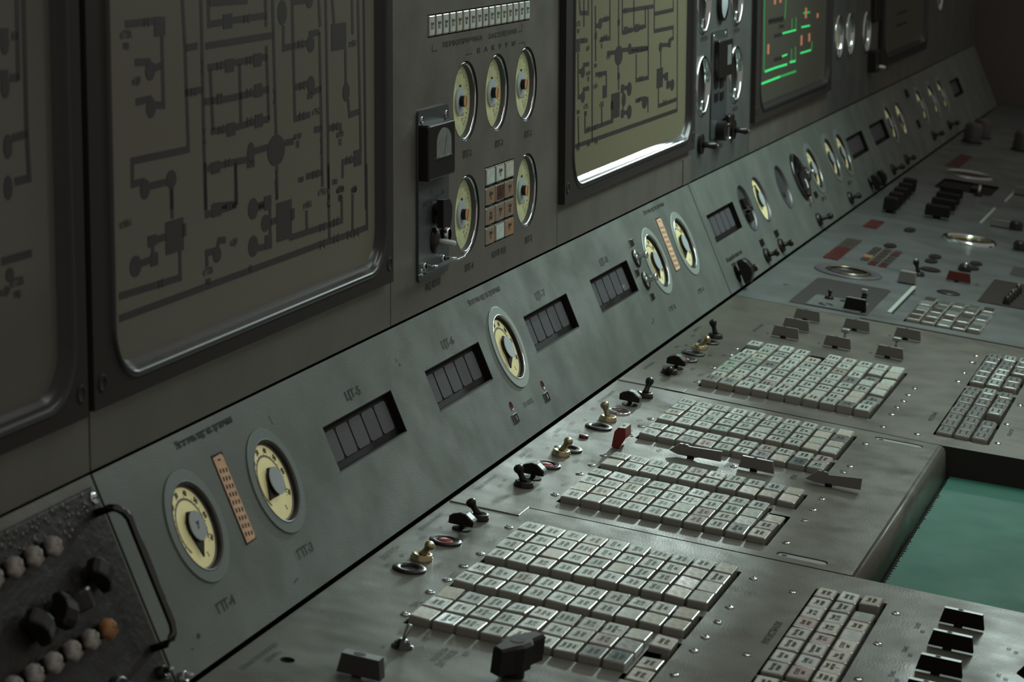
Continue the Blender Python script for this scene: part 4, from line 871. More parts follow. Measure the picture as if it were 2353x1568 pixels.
def lamp_cap(label, X, v, lx, lv, face, legend, group, blank=False, top=.0018, tcol='ink', tsize=.0075, tsx=.75):
    o = button(label, 'W', X, v, lx, lv, top, face, legend, group, blank, tcol, name='indicator_lamp', tsize=tsize, tsx=tsx)
    o['category'] = 'lamp'; return o
for i in range(16):
    r = random.Random(i)
    lamp_cap('narrow lettered indicator lamp, %s of sixteen in the top row of the gauge panel' % (ORD[i] if i < 10 else ['eleventh', 'twelfth', 'thirteenth', 'fourteenth', 'fifteenth', 'last'][i - 10]),
             .2415 + i * .0360, .4620, .0300, .0335, 'cap_face' if i % 4 else 'cap_warm', TALL[i % 3], 'narrow indicator lamps in the top row')
FC = [['cap_face', 'cap_face', 'cap_warm'], ['cap_amber', 'cap_brown', 'cap_amber'], ['cap_amber', 'cap_amber', 'cap_amber'], ['cap_amber', 'cap_face', 'cap_orange']]
BL = [[1, 0, 1], [0, 0, 0], [0, 0, 0], [0, 1, 0]]
NM = {'cap_face': 'whitish', 'cap_warm': 'whitish', 'cap_amber': 'tan', 'cap_brown': 'dark brown', 'cap_orange': 'orange'}
for r in range(4):
    for c in range(3):
        lamp_cap('%s %s indicator lamp, %s row down, %s of three, above КОНТР. МЦК' % (NM[FC[r][c]], 'blank' if BL[r][c] else 'lettered', ORD[r], ORD[c]), .562 + c * .057, .1845 - r * .0348, .0500, .0302, FC[r][c],
                 ['Темп\nВД', 'Давл\nП', 'Авт\nМЦК', 'Уров\nН'][(r + c) % 4], 'indicator lamps above КОНТР. МЦК', BL[r][c], tsize=.0085, tsx=1.0)

def vac_gauge(label, X, v):
    t = thing('vacuum_gauge', label, 'gauge', frame('W', X, v), 'round vacuum gauges of the wall panel')
    mb = MB(); mb.lathe([(.0683, .0002), (.0672, -.004), (.0650, -.006)], 'black_plastic', n=56, close=False)
    mb.lathe([(.0668, -.0045), (.0655, -.0022), (.0632, -.0020), (.0620, -.0042)], 'chrome', n=56, close=False)
    mb.lathe([(.0620, -.0042), (.0605, -.0125)], 'nickel_ring', n=56, close=False); mb.build('bezel', t)
    MB().disc(0, 0, .0612, .0612, -.0120, 'dial_green', 48).build('dial_face', t)
    sc = MB()
    for a in range(-60, 241, 10):
        c, s = math.cos(math.radians(a)), math.sin(math.radians(a)); k = .0465 if a % 30 else .0430
        sc.ribbon([(k * c, k * s), (.0505 * c, .0505 * s)], .0011, -.0116, 'ink')
    for x, y, w, h in ((-.030, .040, .006, .007), (-.046, .010, .005, .022), (.006, .022, .006, .005), (-.050, -.025, .007, .004)): sc.rect(x - w, x + w, y - h, y + h, -.0116, 'ink')
    sc.build('scale', t)
    put_text(t, 'мм рт\nст', .016, -.028, .0085, .8, 'CENTER', 'cap_brown', z=-.0114)
    mb = MB(); mb.cyl(.0235, -.0118, -.0085, 'hub_blue', n=36); mb.build('hub', t)
    mb = MB(); mb.cyl(.0095, -.0085, .0000, 'black_plastic', n=24); mb.cyl(.0112, .0000, .0012, 'hub_orange', n=24); mb.box(-.0012, .0012, -.0085, .0085, .0012, .0015, 'ink', Matrix.Rotation(-.3, 4, 'Z')); mb.build('screw_cap', t)
for (x, v), l in zip(VG, ('vacuum gauge marked ВПГ-2, upper left of the five', 'vacuum gauge marked ВПГ-3, upper middle of the five', 'vacuum gauge marked ВПГ-1, upper right of the five', 'vacuum gauge marked ВПГ-4, lower left of the five', 'vacuum gauge marked ВПГ-5, lower right of the five')):
    vac_gauge(l, x, v)

# meter plate at the left of the panel
t = thing('meter_plate', 'upright bluish steel plate carrying a black meter and switches, above РАД. КОНТР.', 'instrument plate', frame('W', .2425, .193))
MB().prism(rrect(-.0775, .0775, -.140, .138, .010, 4), .0004, .0045, 'plate_bluegrey').build('plate', t)
mb = MB()
for x, y in ((-.062, .122), (.062, .122), (-.062, -.124)): child('screw', SCREW, t, Matrix.Translation((x, y, .0045)))
put_text(t, '0', -.012, .003, .010, .9, 'CENTER', z=.0050); put_text(t, 'ВЫКЛ', -.045, -.016, .010, .8, 'CENTER', z=.0050); put_text(t, 'ВКЛ', .045, -.006, .010, .8, 'CENTER', z=.0050)
mb.ribbon([(-.030, -.012), (-.016, -.012), (-.016, -.019)], .0016, .0050, 'ink'); mb.ribbon([(.028, -.008), (.012, -.008), (.012, -.016)], .0016, .0050, 'ink'); mb.build('bracket_line', t)
m = thing('panel_meter', 'square black meter with an arched glass window on the bluish steel plate', 'meter', frame('W', .232, .265, .0045))
MB().box(-.067, .067, -.0465, .0430, 0, .0180, 'black_plastic', bv=.003).build('case', m)
mb = MB(); arch = [(-.030, -.012), (.046, -.012), (.046, .010)] + [(.008 + .038 * math.cos(a), .010 + .024 * math.sin(a)) for a in [PI * k / 10 for k in range(1, 10)]] + [(-.030, .010)]
mb.prism(arch, .0178, .0184, 'cap_grey'); mb.build('window', m); mb = MB(); mb.box(-.030, .050, -.0150, -.0125, .0184, .0205, 'chrome'); mb.build('bright_lip', m)
mb = MB(); mb.ribbon([(.008, -.010), (.020, .022)], .0012, .0188, 'ink'); mb.build('pointer', m)
t = thing('selector_switch', 'black fan-shaped pointer knob under the black meter', 'knob', frame('W', .248, .158, .0045), 'black pointer knobs')
mb = MB(); mb.cyl(.018, 0, .003, 'black_plastic', n=28); mb.build('dial_disc', t); mb = MB(); mb.cyl(.005, .003, .012, 'black_plastic'); mb.build('stem', t)
mb = MB(); P = [(-.020, -.022), (.018, -.024), (.026, -.008), (.026, .010), (.014, .022), (-.020, .024)]; mb.prism(P, .010, .021, 'black_plastic'); mb.build('grip', t)
t = thing('toggle_switch', 'small toggle with a pale worn lever under the fan-shaped knob', 'switch', frame('W', .245, .113, .0045), 'switches of the bluish steel plate')
mb = MB(); mb.lathe([(.022, 0), (.022, .003), (.014, .006), (.009, .0085), (0, .0085)], 'black_plastic', n=24, close=False); mb.build('collar', t); mb = MB(); mb.tube([(0, 0, .004), (.010, -.003, .014), (.022, -.007, .024), (.026, -.0075, .027)], [.0035, .0045, .0055, .004], 'strip_white'); mb.build('lever', t)
t = thing('push_button', 'small black push button with chrome collar right of the pale toggle', 'push button', frame('W', .285, .118, .0045), 'switches of the bluish steel plate')
mb = MB(); mb.cyl(.012, 0, .006, 'black_plastic'); mb.build('body', t); mb = MB(); mb.lathe([(.0115, .006), (.0115, .012), (.0095, .013)], 'chrome', n=20, close=False); mb.lathe([(.0095, .010), (0, .010)], 'black_plastic', n=20, close=False); mb.build('collar', t)
t = thing('guard_rail', 'bright chrome bar on two short posts at the foot of the steel plate', 'rail', frame('W', .225, .078, .0045))
mb = MB(); mb.box(-.110, .085, -.0012, .0012, .018, .030, 'plate_bluegrey', bv=.0004); mb.build('blade', t)
mb = MB(); mb.tube([(-.125, -.001, .022), (.02, -.001, .026), (.080, .0, .030), (.115, .010, .030)], [.0015, .0022, .0030, .0008], 'chrome'); mb.build('bar', t)
for x in (-.035, .060):
    mb = MB(); mb.tube([(x, 0, 0), (x, 0, .024)], .0030, 'chrome'); mb.lathe([(.006, 0), (.006, .003), (.004, .004)], 'chrome', Matrix.Translation((x, 0, 0)), n=14, close=False); mb.build('post', t)

# ---------------------------------------------------------------- screen units
DIAG_A=dict(L=[[(-0.736,0.549),(-0.73,0.487),(-0.725,0.357),(-0.891,0.359),(-0.892,0.331),(-0.858,0.331)],[(-0.678,0.546),(-0.677,0.464),(-0.676,0.373),(-0.674,0.274)],[(-0.655,0.545),(-0.654,0.511),(-0.593,0.512),(-0.46,0.513)],[(-0.653,0.538),(-0.525,0.536)],[(-0.462,0.537),(-0.461,0.498)],[(-0.73,0.485),(-0.691,0.486)],[(-0.666,0.484),(-0.435,0.485)],[(-0.437,0.536),(-0.432,0.407),(-0.429,0.345)],[(-0.66,0.456),(-0.586,0.456),(-0.523,0.457),(-0.46,0.457)],[(-0.461,0.472),(-0.455,0.371)],[(-0.652,0.453),(-0.646,0.374)],[(-0.555,0.454),(-0.553,0.376)],[(-0.675,0.413),(-0.588,0.411),(-0.487,0.412),(-0.454,0.413)],[(-0.653,0.373),(-0.581,0.371),(-0.498,0.373),(-0.453,0.372)],[(-0.733,0.429),(-0.679,0.429)],[(-0.398,0.496),(-0.399,0.465),(-0.364,0.466),(-0.298,0.467)],[(-0.298,0.467),(-0.298,0.479),(-0.261,0.48)],[(-0.365,0.533),(-0.359,0.364),(-0.3,0.365)],[(-0.36,0.527),(-0.297,0.527)],[(-0.263,0.529),(-0.258,0.487)],[(-0.261,0.48),(-0.256,0.338),(-0.254,0.257)],[(-0.235,0.528),(-0.23,0.332),(-0.229,0.223)],[(-0.358,0.408),(-0.299,0.41)],[(-0.289,0.396),(-0.258,0.399)],[(-0.209,0.527),(-0.202,0.488)],[(-0.156,0.449),(-0.155,0.396)],[(-0.146,0.374),(-0.141,0.351),(-0.098,0.353)],[(-0.127,0.523),(-0.125,0.469)],[(-0.102,0.522),(-0.093,0.289)],[(-0.105,0.283),(-0.17,0.284),(-0.171,0.26)],[(-0.077,0.521),(-0.071,0.202)],[(-0.285,0.342),(-0.254,0.341)],[(-0.227,0.339),(-0.178,0.338),(-0.178,0.327)],[(-0.318,0.278),(-0.255,0.278)],[(-0.398,0.334),(-0.365,0.333)],[(-0.461,0.334),(-0.518,0.333)],[(-0.518,0.324),(-0.591,0.326),(-0.666,0.326)],[(-0.573,0.325),(-0.571,0.268)],[(-0.428,0.305),(-0.429,0.259)],[(-0.903,0.524),(-0.805,0.524),(-0.805,0.508)],[(-0.799,0.508),(-0.798,0.419),(-0.833,0.422)],[(-0.878,0.429),(-0.832,0.43)],[(-0.878,0.477),(-0.834,0.475)],[(-0.831,0.466),(-0.801,0.468)],[(-0.849,0.323),(-0.782,0.323)],[(-0.78,0.316),(-0.779,0.287)],[(-0.65,0.275),(-0.571,0.269)],[(-0.516,0.257),(-0.449,0.259)],[(-0.778,0.315),(-0.778,0.275)],[(-0.843,0.254),(-0.796,0.255)],[(-0.839,0.252),(-0.836,0.232),(-0.898,0.231)],[(-0.757,0.237),(-0.757,0.197),(-0.816,0.198),(-0.936,0.2)],[(-0.674,0.335),(-0.672,0.267),(-0.656,0.267),(-0.574,0.268)],[(-0.574,0.268),(-0.573,0.321)],[(-0.431,0.286),(-0.429,0.258)],[(-0.51,0.255),(-0.455,0.256),(-0.455,0.198),(-0.527,0.201)],[(-0.454,0.229),(-0.427,0.231)],[(-0.379,0.213),(-0.38,0.199),(-0.261,0.198),(-0.175,0.198),(-0.175,0.233)],[(-0.318,0.23),(-0.317,0.202)],[(-0.23,0.287),(-0.227,0.177)],[(-0.129,0.232),(-0.13,0.177)],[(-0.069,0.271),(-0.067,0.174),(-0.142,0.173),(-0.256,0.174),(-0.937,0.173)],[(-0.672,0.199),(-0.673,0.217),(-0.639,0.216),(-0.633,0.228),(-0.61,0.226)]],E=[(-0.835,0.464,0.0139,0.0121),(-0.835,0.419,0.0139,0.0127),(-0.857,0.321,0.0138,0.0127),(-0.779,0.325,0.0153,0.0113),(-0.402,0.514,0.0167,0.0173),(-0.296,0.465,0.0146,0.0122),(-0.296,0.407,0.0146,0.0128),(-0.154,0.386,0.0146,0.0137),(-0.52,0.332,0.0131,0.0144),(-0.43,0.327,0.0319,0.0216),(-0.299,0.524,0.013,0.0084),(-0.639,0.21,0.0133,0.0104),(-0.515,0.256,0.0172,0.0147),(-0.516,0.205,0.0173,0.0147),(-0.472,0.231,0.0146,0.0119),(-0.888,0.23,0.0164,0.0132)],B=[(-0.805,0.516,0.0157,0.0114),(-0.593,0.512,0.0151,0.0095),(-0.589,0.454,0.0142,0.0087),(-0.493,0.455,0.0141,0.0089),(-0.492,0.414,0.0141,0.009),(-0.587,0.37,0.0143,0.0088),(-0.491,0.373,0.0141,0.009),(-0.183,0.469,0.0304,0.0193),(-0.107,0.284,0.0162,0.012),(-0.623,0.413,0.0088,0.0069),(-0.64,0.325,0.0148,0.0078),(-0.521,0.317,0.013,0.0045),(-0.37,0.243,0.0,0.0),(-0.3,0.392,0.0104,0.0042),(-0.772,0.252,0.0273,0.0209),(-0.403,0.226,0.0282,0.0273),(-0.743,0.256,0.0062,0.0083),(-0.372,0.231,0.0077,0.0081),(-0.639,0.269,0.0161,0.0085),(-0.463,0.258,0.0125,0.0099),(-0.462,0.204,0.0125,0.0099),(-0.839,0.255,0.0126,0.0072),(-0.834,0.231,0.011,0.0081)],V=[(-0.843,0.523,0.0068,0.0061),(-0.706,0.428,0.0075,0.0064),(-0.622,0.456,0.0078,0.0066),(-0.523,0.456,0.0083,0.0067),(-0.623,0.413,0.0079,0.0066),(-0.524,0.414,0.0083,0.0067),(-0.62,0.373,0.0079,0.0066),(-0.524,0.375,0.0084,0.0067),(-0.334,0.467,0.0092,0.007),(-0.33,0.408,0.0092,0.0071),(-0.332,0.366,0.0093,0.0072),(-0.2,0.339,0.0099,0.0074),(-0.282,0.278,0.0095,0.0073),(-0.6,0.327,0.008,0.0066),(-0.145,0.285,0.0102,0.0075),(-0.53,0.512,0.0082,0.0067),(-0.677,0.459,0.0051,0.0101),(-0.674,0.369,0.0051,0.0102),(-0.433,0.402,0.0058,0.0109),(-0.429,0.289,0.0058,0.0111),(-0.256,0.317,0.0064,0.0115),(-0.23,0.239,0.0065,0.0117),(-0.816,0.198,0.0069,0.0065),(-0.256,0.198,0.0093,0.0075),(-0.2,0.199,0.0096,0.0077),(-0.256,0.173,0.0094,0.0075),(-0.2,0.174,0.0095,0.0077),(-0.142,0.173,0.0099,0.0078),(-0.114,0.172,0.01,0.0079),(-0.598,0.269,0.0077,0.0069),(-0.527,0.176,0.005,0.0067)],T=[(-0.902,0.505,0.0204,0.0095),(-0.875,0.454,0.0121,0.0064),(-0.125,0.455,0.0199,0.0079),(-0.35,0.333,0.0143,0.0066),(-0.204,0.259,0.0209,0.0098),(-0.256,0.249,0.0135,0.0035),(-0.182,0.238,0.0178,0.004),(-0.123,0.238,0.0241,0.004),(-0.314,0.237,0.013,0.0034),(-0.181,0.32,0.0122,0.0035),(-0.339,0.277,0.0128,0.0034),(-0.277,0.367,0.0116,0.003),(-0.67,0.186,0.0187,0.0075),(-0.583,0.219,0.0246,0.0039),(-0.914,0.285,0.0088,0.0024),(-0.181,0.238,0.0181,0.0034),(-0.123,0.238,0.0224,0.0035)])
DIAG_B=dict(L=[[(1.136,0.465),(1.142,0.44),(1.203,0.437),(1.202,0.462)],[(1.169,0.464),(1.171,0.412)],[(1.228,0.464),(1.242,0.18)],[(1.255,0.449),(1.262,0.339)],[(1.368,0.458),(1.371,0.378),(1.3,0.381)],[(1.369,0.419),(1.288,0.417)],[(1.257,0.409),(1.305,0.408)],[(1.438,0.455),(1.442,0.359)],[(1.441,0.319),(1.447,0.267)],[(1.468,0.454),(1.472,0.384),(1.667,0.387)],[(1.47,0.428),(1.738,0.426)],[(1.565,0.447),(1.568,0.389)],[(1.664,0.428),(1.669,0.383)],[(1.744,0.442),(1.748,0.372),(1.925,0.371),(1.927,0.347),(1.884,0.344)],[(1.746,0.409),(1.922,0.41),(1.921,0.431)],[(1.691,0.424),(1.7,0.275),(1.594,0.277),(1.591,0.332)],[(1.474,0.348),(1.694,0.339)],[(1.532,0.34),(1.694,0.338)],[(1.351,0.349),(1.423,0.347)],[(1.108,0.387),(1.2,0.384)],[(1.109,0.368),(1.129,0.385)],[(1.129,0.364),(1.135,0.277),(1.173,0.277)],[(1.136,0.327),(1.171,0.326),(1.171,0.337),(1.212,0.337)],[(1.173,0.277),(1.173,0.289),(1.214,0.289)],[(1.261,0.312),(1.345,0.31),(1.348,0.283)],[(1.185,0.246),(1.186,0.206),(1.401,0.208),(1.401,0.217)],[(1.312,0.247),(1.315,0.21)],[(1.134,0.24),(1.141,0.182)],[(1.11,0.183),(1.976,0.182),(1.962,0.43)],[(1.466,0.269),(1.553,0.266)],[(1.469,0.217),(1.556,0.215)],[(1.483,0.267),(1.486,0.215)],[(1.807,0.338),(1.905,0.334)],[(1.81,0.328),(1.813,0.288)],[(1.831,0.269),(1.877,0.265),(1.878,0.25),(1.938,0.245)],[(1.794,0.247),(1.796,0.206),(1.967,0.207)],[(1.591,0.233),(1.651,0.234),(1.7,0.229),(1.702,0.2)]],E=[(1.443,0.339,0.0319,0.0205),(1.166,0.324,0.0144,0.0114),(1.168,0.275,0.0145,0.0115),(1.294,0.412,0.0129,0.0111),(1.534,0.347,0.0141,0.0116),(1.536,0.263,0.0188,0.0146),(1.538,0.215,0.0189,0.0147),(1.67,0.224,0.0222,0.0134),(1.807,0.334,0.0154,0.0106),(1.924,0.243,0.0189,0.0131),(1.892,0.338,0.0132,0.0107),(1.49,0.244,0.0162,0.0145)],B=[(1.422,0.238,0.0341,0.0257),(1.124,0.375,0.0182,0.0094),(1.335,0.273,0.0165,0.0127),(1.805,0.267,0.0284,0.0213),(1.5,0.387,0.0162,0.008),(1.594,0.387,0.0168,0.0082),(1.866,0.266,0.0158,0.0087),(1.884,0.246,0.0159,0.0086),(1.478,0.268,0.0115,0.0087),(1.48,0.216,0.0115,0.0087),(1.394,0.24,0.009,0.0085)],V=[(1.164,0.386,0.0103,0.007),(1.336,0.419,0.0109,0.0073),(1.338,0.382,0.0109,0.0073),(1.498,0.428,0.0115,0.0074),(1.63,0.387,0.0121,0.0076),(1.535,0.386,0.0117,0.0075),(1.621,0.341,0.0121,0.0076),(1.657,0.34,0.0122,0.0077),(1.636,0.278,0.0122,0.0077),(1.212,0.208,0.0095,0.0072),(1.265,0.207,0.0096,0.0073),(1.213,0.179,0.0095,0.0072),(1.271,0.179,0.0097,0.0073),(1.136,0.178,0.0092,0.0071),(1.298,0.309,0.0108,0.0073),(1.854,0.209,0.0131,0.008),(1.44,0.407,0.0079,0.0085),(1.445,0.296,0.008,0.0086),(1.26,0.389,0.0075,0.0083)],T=[(1.128,0.413,0.0162,0.0075),(1.201,0.368,0.0167,0.0098),(1.262,0.289,0.0149,0.0083),(1.206,0.313,0.0126,0.0054),(1.133,0.249,0.0164,0.0027),(1.311,0.249,0.0131,0.0028),(1.19,0.248,0.0125,0.0027),(1.62,0.233,0.0305,0.003),(1.362,0.341,0.011,0.0028),(1.306,0.372,0.013,0.0033),(1.26,0.331,0.0106,0.0028)])
DIAG_0=dict(L=[[(-1.175,0.568),(-1.177,0.477)],[(-1.16,0.567),(-1.161,0.417),(-1.158,0.367),(-1.192,0.367)],[(-1.19,0.526),(-1.176,0.526)],[(-1.196,0.481),(-1.177,0.48)],[(-1.196,0.415),(-1.159,0.417)],[(-1.228,0.283),(-1.193,0.283)],[(-1.193,0.283),(-1.157,0.283)],[(-1.235,0.532),(-1.197,0.531)],[(-1.237,0.487),(-1.2,0.486)]],E=[(-1.206,0.52,0.0098,0.0134),(-1.208,0.473,0.0099,0.0134),(-1.206,0.407,0.0099,0.0136),(-1.208,0.362,0.0099,0.0136),(-1.21,0.266,0.0092,0.0083)],B=[],V=[],T=[(-1.194,0.249,0.0109,0.0022),(-1.222,0.249,0.0092,0.0025)])
DIAG_G=dict(L=[[(3.006,0.326),(3.211,0.323)],[(3.005,0.331),(3.21,0.329)],[(3.085,0.286),(3.192,0.285)],[(3.092,0.223),(3.2,0.222)],[(3.151,0.308),(3.221,0.306)]],E=[],B=[],V=[],T=[])

def mimic(parent, Dg, w=.0092, z=.0014, mat='mimic', name='flow_diagram'):
    mb = MB()
    for l in Dg['L']: mb.ribbon(l, w, z, mat)
    mb.build(name, parent)
    if Dg['E'] or Dg['B']:
        for x, y, rx, ry in Dg['E']:
            if rx > 0: mb = MB(); mb.prism(circ(x, y, abs(rx), 20, abs(ry)), z - .001, z + .0002, mat); mb.build('pump_symbol', parent)
        for x, y, rx, ry in Dg['B']:
            if rx > 0: mb = MB(); mb.prism(rc(x - rx, x + rx, y - abs(ry), y + abs(ry)), z - .001, z + .0002, mat); mb.build('tank_symbol', parent)
    if Dg['V']:
        for x, y, rx, ry in Dg['V']:
            mb = MB()
            if ry > rx * 1.4: mb.add([(x - rx, y + ry, z + .0004), (x + rx, y + ry, z + .0004), (x - rx, y - ry, z + .0004), (x + rx, y - ry, z + .0004), (x, y, z + .0004)], [(0, 4, 1), (2, 3, 4)], mat)
            else: mb.add([(x - rx, y + ry, z + .0004), (x - rx, y - ry, z + .0004), (x + rx, y + ry, z + .0004), (x + rx, y - ry, z + .0004), (x, y, z + .0004)], [(0, 1, 4), (4, 3, 2)], mat)
            mb.build('valve_symbol', parent)
    words = ('к ГТЗА\nпар', 'в ЦМ', 'от КН-1', 'на хол\nПК', 'слив', 'к ЭЖ-2')
    for i, (x, y, rx, ry) in enumerate(Dg['T']):
        me = text_mesh(words[i % 6], .0125, .75, 'CENTER', mat, .02, 1, 1, 1)
        child('caption', me, parent, Matrix.Translation((x, y, z + .0004)))
def screen_unit(label, xl, xr, vb, face, Dg, op=.040, holes=True, vtop=VT, name='diagram_screen', rad=.062, w=.0092):
    """xl..xr outer frame, opening inset by op; front of the frame stands 15 mm off the wall"""
    t = thing(name, label, 'screen', frame('W', 0, 0), 'framed diagram screens')
    a, b, v0, v1 = xl + op + .022, xr - op, vb + .030, vtop - .03
    hole = rrect(a, b, v0, v1, rad, 10)
    child('frame', sheet('frame', rc(xl, xr, vb, vtop), [hole], .0004, .0135, 'bezel'), t)
    mb = MB(); N = len(hole); cx_ = sum(p[0] for p in hole) / N; 
    def off(d):
        return rrect(a - d, b + d, v0 - d, v1 + d, rad + d, 10)
    rings = [(off(.011), .0135), (off(.010), .0155), (off(.0070), .0172), (off(.0035), .0165), (off(0), .0140), (off(-.0010), .0105), (off(-.0045), .0070), (off(-.0085), .0030), (off(-.0105), .0004)]
    vs = [(x, y, z) for r, z in rings for x, y in r]
    fs = [(k * N + i, k * N + (i + 1) % N, (k + 1) * N + (i + 1) % N, (k + 1) * N + i) for k in range(len(rings) - 1) for i in range(N)]
    mb.add(vs, fs, 'bezel_gloss', None, True); mb.build('inner_lip', t)
    sf = MB(); sf.prism(off(-.004), .0003, .0010, face); f = sf.build('screen_face', t)
    mimic(f, Dg, w)
    if holes:
        for x in (xl + .022, xr - .018):
            m2 = MB(); m2.lathe([(.0115, .0136), (.0105, .0150), (.0080, .0150), (.0070, .0138), (0, .0138)], 'bezel', Matrix.Translation((x, vb + .030, 0)), 20, close=False); m2.build('bolt', t)
    return t, f
principled('bezel_gloss', (0.024, 0.024, 0.024), 0.26, 0.0, spec=0.42)
screen_unit('leftmost, darkest diagram screen cut by the left edge of the photo', -2.15, -1.050, .0755, 'screen_dark', DIAG_0)
screen_unit('big left screen with a dark piping flow diagram', -1.034, 0.018, .0785, 'screen_face', DIAG_A)
screen_unit('second, yellowish screen with a smaller piping flow diagram', 1.000, 2.108, .082, 'screen_face_warm', DIAG_B, w=.0088)
g, gf = screen_unit('third screen with glowing green and orange lines', 2.796, 3.915, .080, 'screen_dark', DIAG_G)
mb = MB()
for l in ([(2.971, .200), (3.12, .2005), (3.276, .199)], [(3.315, .202), (3.397, .200)], [(2.905, .171), (3.18, .172)]): mb = MB(); mb.ribbon(l, .0062, .0016, 'green_glow'); mb.build('glowing_line', gf)
for l in ([(3.469, .217), (3.631, .216)], [(3.476, .289), (3.604, .287)], [(3.202, .287), (3.394, .286)], [(3.202, .225), (3.273, .226)]): mb = MB(); mb.ribbon(l, .0050, .0016, 'green_glow'); mb.build('glowing_line', gf)
mb = MB()
for l in ([(2.942, .68), (2.946, .359), (2.960, .202)], [(2.915, .68), (2.915, .40), (2.916, .180)], [(3.339, .204), (3.335, .237)], [(3.397, .200), (3.393, .240)], [(3.335, .285), (3.333, .320)], [(3.393, .285), (3.391, .320)], [(3.238, .68), (3.238, .375), (3.229, .325)], [(3.18, .172), (3.409, .171)], [(3.64, .216), (3.645, .240)], [(3.50, .327), (3.60, .325)], [(3.02, .60), (3.2, .60), (3.2, .45)], [(3.4, .66), (3.55, .50), (3.7, .50)]): mb = MB(); mb.ribbon(l, .0060, .0016, 'green_dim'); mb.build('dim_line', gf)
for i, (x, v0, v1) in enumerate(((3.009, .243, .269), (3.539, .311, .340), (3.724, .303, .316), (3.481, .238, .266), (3.600, .242, .265), (3.085, .370, .40), (3.161, .371, .395))):
    mb = MB(); mb.box(x - .010, x + .010, v0, v1, .0012, .0020, 'orange_glow'); mb.build('orange_mark', gf)
screen_unit('farthest dim screen near the end of the wall', 4.865, 5.945, .080, 'screen_dark', dict(L=[[(5.25, .20), (5.5, .20)], [(5.25, .24), (5.5, .24)], [(5.35, .30), (5.35, .5)], [(5.2, .33), (5.6, .33)]], E=[], B=[], V=[], T=[]))

# second instrument panel of the wall
def ring_opening(label, X, v, r=.064, fill='black_matt', lamp=None):
    t = thing('porthole_gauge', label, 'gauge', frame('W', X, v), 'chrome-rimmed round gauges of the wall')
    mb = MB(); mb.lathe([(r - .001, -.012), (r - .001, .002), (r + .003, .005), (r + .007, .003), (r + .008, .0003)], 'chrome', n=48, close=False); mb.build('rim', t)
    mb = MB(); mb.disc(0, 0, r, r, -.012, fill, 40); mb.build('dial_face', t)
    mb = MB(); mb.box(-.010, .012, -r * .95, -r * .55, -.011, .0035, 'chrome', bv=.003); mb.build('latch', t)
    if lamp: mb = MB(); mb.box(-.012, .004, .010, .030, -.0115, -.008, lamp, bv=.002); mb.build('mark', t)
    return t
for (x, v), l in zip(((2.238, .218), (2.605, .219), (2.232, .410), (2.604, .410)), ('lower left chrome-rimmed gauge beside the second screen', 'lower right chrome-rimmed gauge before the green-lit screen', 'upper left chrome-rimmed gauge cut by the top edge', 'upper right chrome-rimmed gauge cut by the top edge')):
    ring_opening(l, x, v)
t = thing('round_lamp', 'pale round lamp with a dark rim between the two upper chrome-rimmed gauges', 'lamp', frame('W', 2.42, .405)); mb = MB(); mb.lathe([(.045, 0), (.045, .010), (.040, .012)], 'black_plastic', n=36, close=False); mb.build('rim', t); mb = MB(); mb.lathe([(.040, .008), (.02, .014), (0, .015)], 'hub_blue', n=36, close=False); mb.build('lens', t)
t = thing('meter_plate', 'narrow upright plate between the chrome-rimmed gauges', 'instrument plate', frame('W', 2.405, .212)); MB().prism(rrect(-.085, .085, -.130, .128, .008, 3), .0004, .004, 'plate_bluegrey').build('plate', t)
for x, y in ((-.07, .114), (.06, .114)): child('screw', SCREW, t, Matrix.Translation((x, y, .004)))
m = thing('panel_meter', 'black meter on the narrow plate before the green-lit screen', 'meter', frame('W', 2.415, .272, .004)); MB().box(-.075, .075, -.045, .045, 0, .014, 'black_plastic', bv=.003).build('case', m); mb = MB(); mb.rect(.01, .055, -.018, .030, .0146, 'cap_grey'); mb.build('window', m)
for i, (x, v) in enumerate(((2.365, .213), (2.425, .211), (2.368, .181), (2.428, .180))):
    mb = MB(); mb.box(-.017, .017, -.0105, .0105, 0, .003, 'black_plastic', bv=.001); tag(mb.build('square_button', mw=frame('W', x, v, .004)), '%s dark square button under the far black meter' % ('upper left', 'upper right', 'lower left', 'lower right')[i], 'button', 'dark square buttons of the far plate')
t = thing('selector_switch', 'upper black knob at the foot of the far narrow plate', 'knob', frame('W', 2.46, .118, .004), 'black pointer knobs'); mb = MB(); mb.cyl(.008, 0, .010, 'black_plastic'); mb.build('stem', t); mb = MB(); mb.box(-.03, .03, -.014, .014, .010, .022, 'black_plastic', bv=.003); mb.build('grip', t)
t = thing('selector_switch', 'lower black knob with a worn bright edge at the foot of the far narrow plate', 'knob', frame('W', 2.39, .098, .004), 'black pointer knobs'); mb = MB(); mb.cyl(.024, 0, .022, 'black_plastic', n=24); mb.build('grip', t); mb = MB(); mb.box(.012, .045, -.022, -.016, .010, .030, 'chrome', bv=.002); mb.box(.012, .04, .012, .016, .010, .026, 'brass', bv=.001); mb.build('bright_edge', t)
for x, v, l in ((2.215, .082, 'dark toggle lever jutting out at the lower left of the cool grey panel'), (2.575, .084, 'dark toggle lever jutting out before the green-lit screen')):
    t = thing('toggle_switch', l, 'switch', frame('W', x, v), 'jutting toggles of the wall'); mb = MB(); mb.cyl(.024, 0, .008, 'black_plastic', n=24); mb.build('collar', t); mb = MB(); mb.tube([(0, 0, .006), (.012, -.003, .020), (.020, -.005, .032), (.022, -.0055, .038)], [.008, .007, .009, .005], 'black_plastic', n=14); mb.build('lever', t)
    mb = MB(); mb.lathe([(.0055, 0), (.003, .004), (0, .005)], 'steel', Matrix.Translation((.022, -.0055, .037)), 12, close=False); mb.build('tip', t)
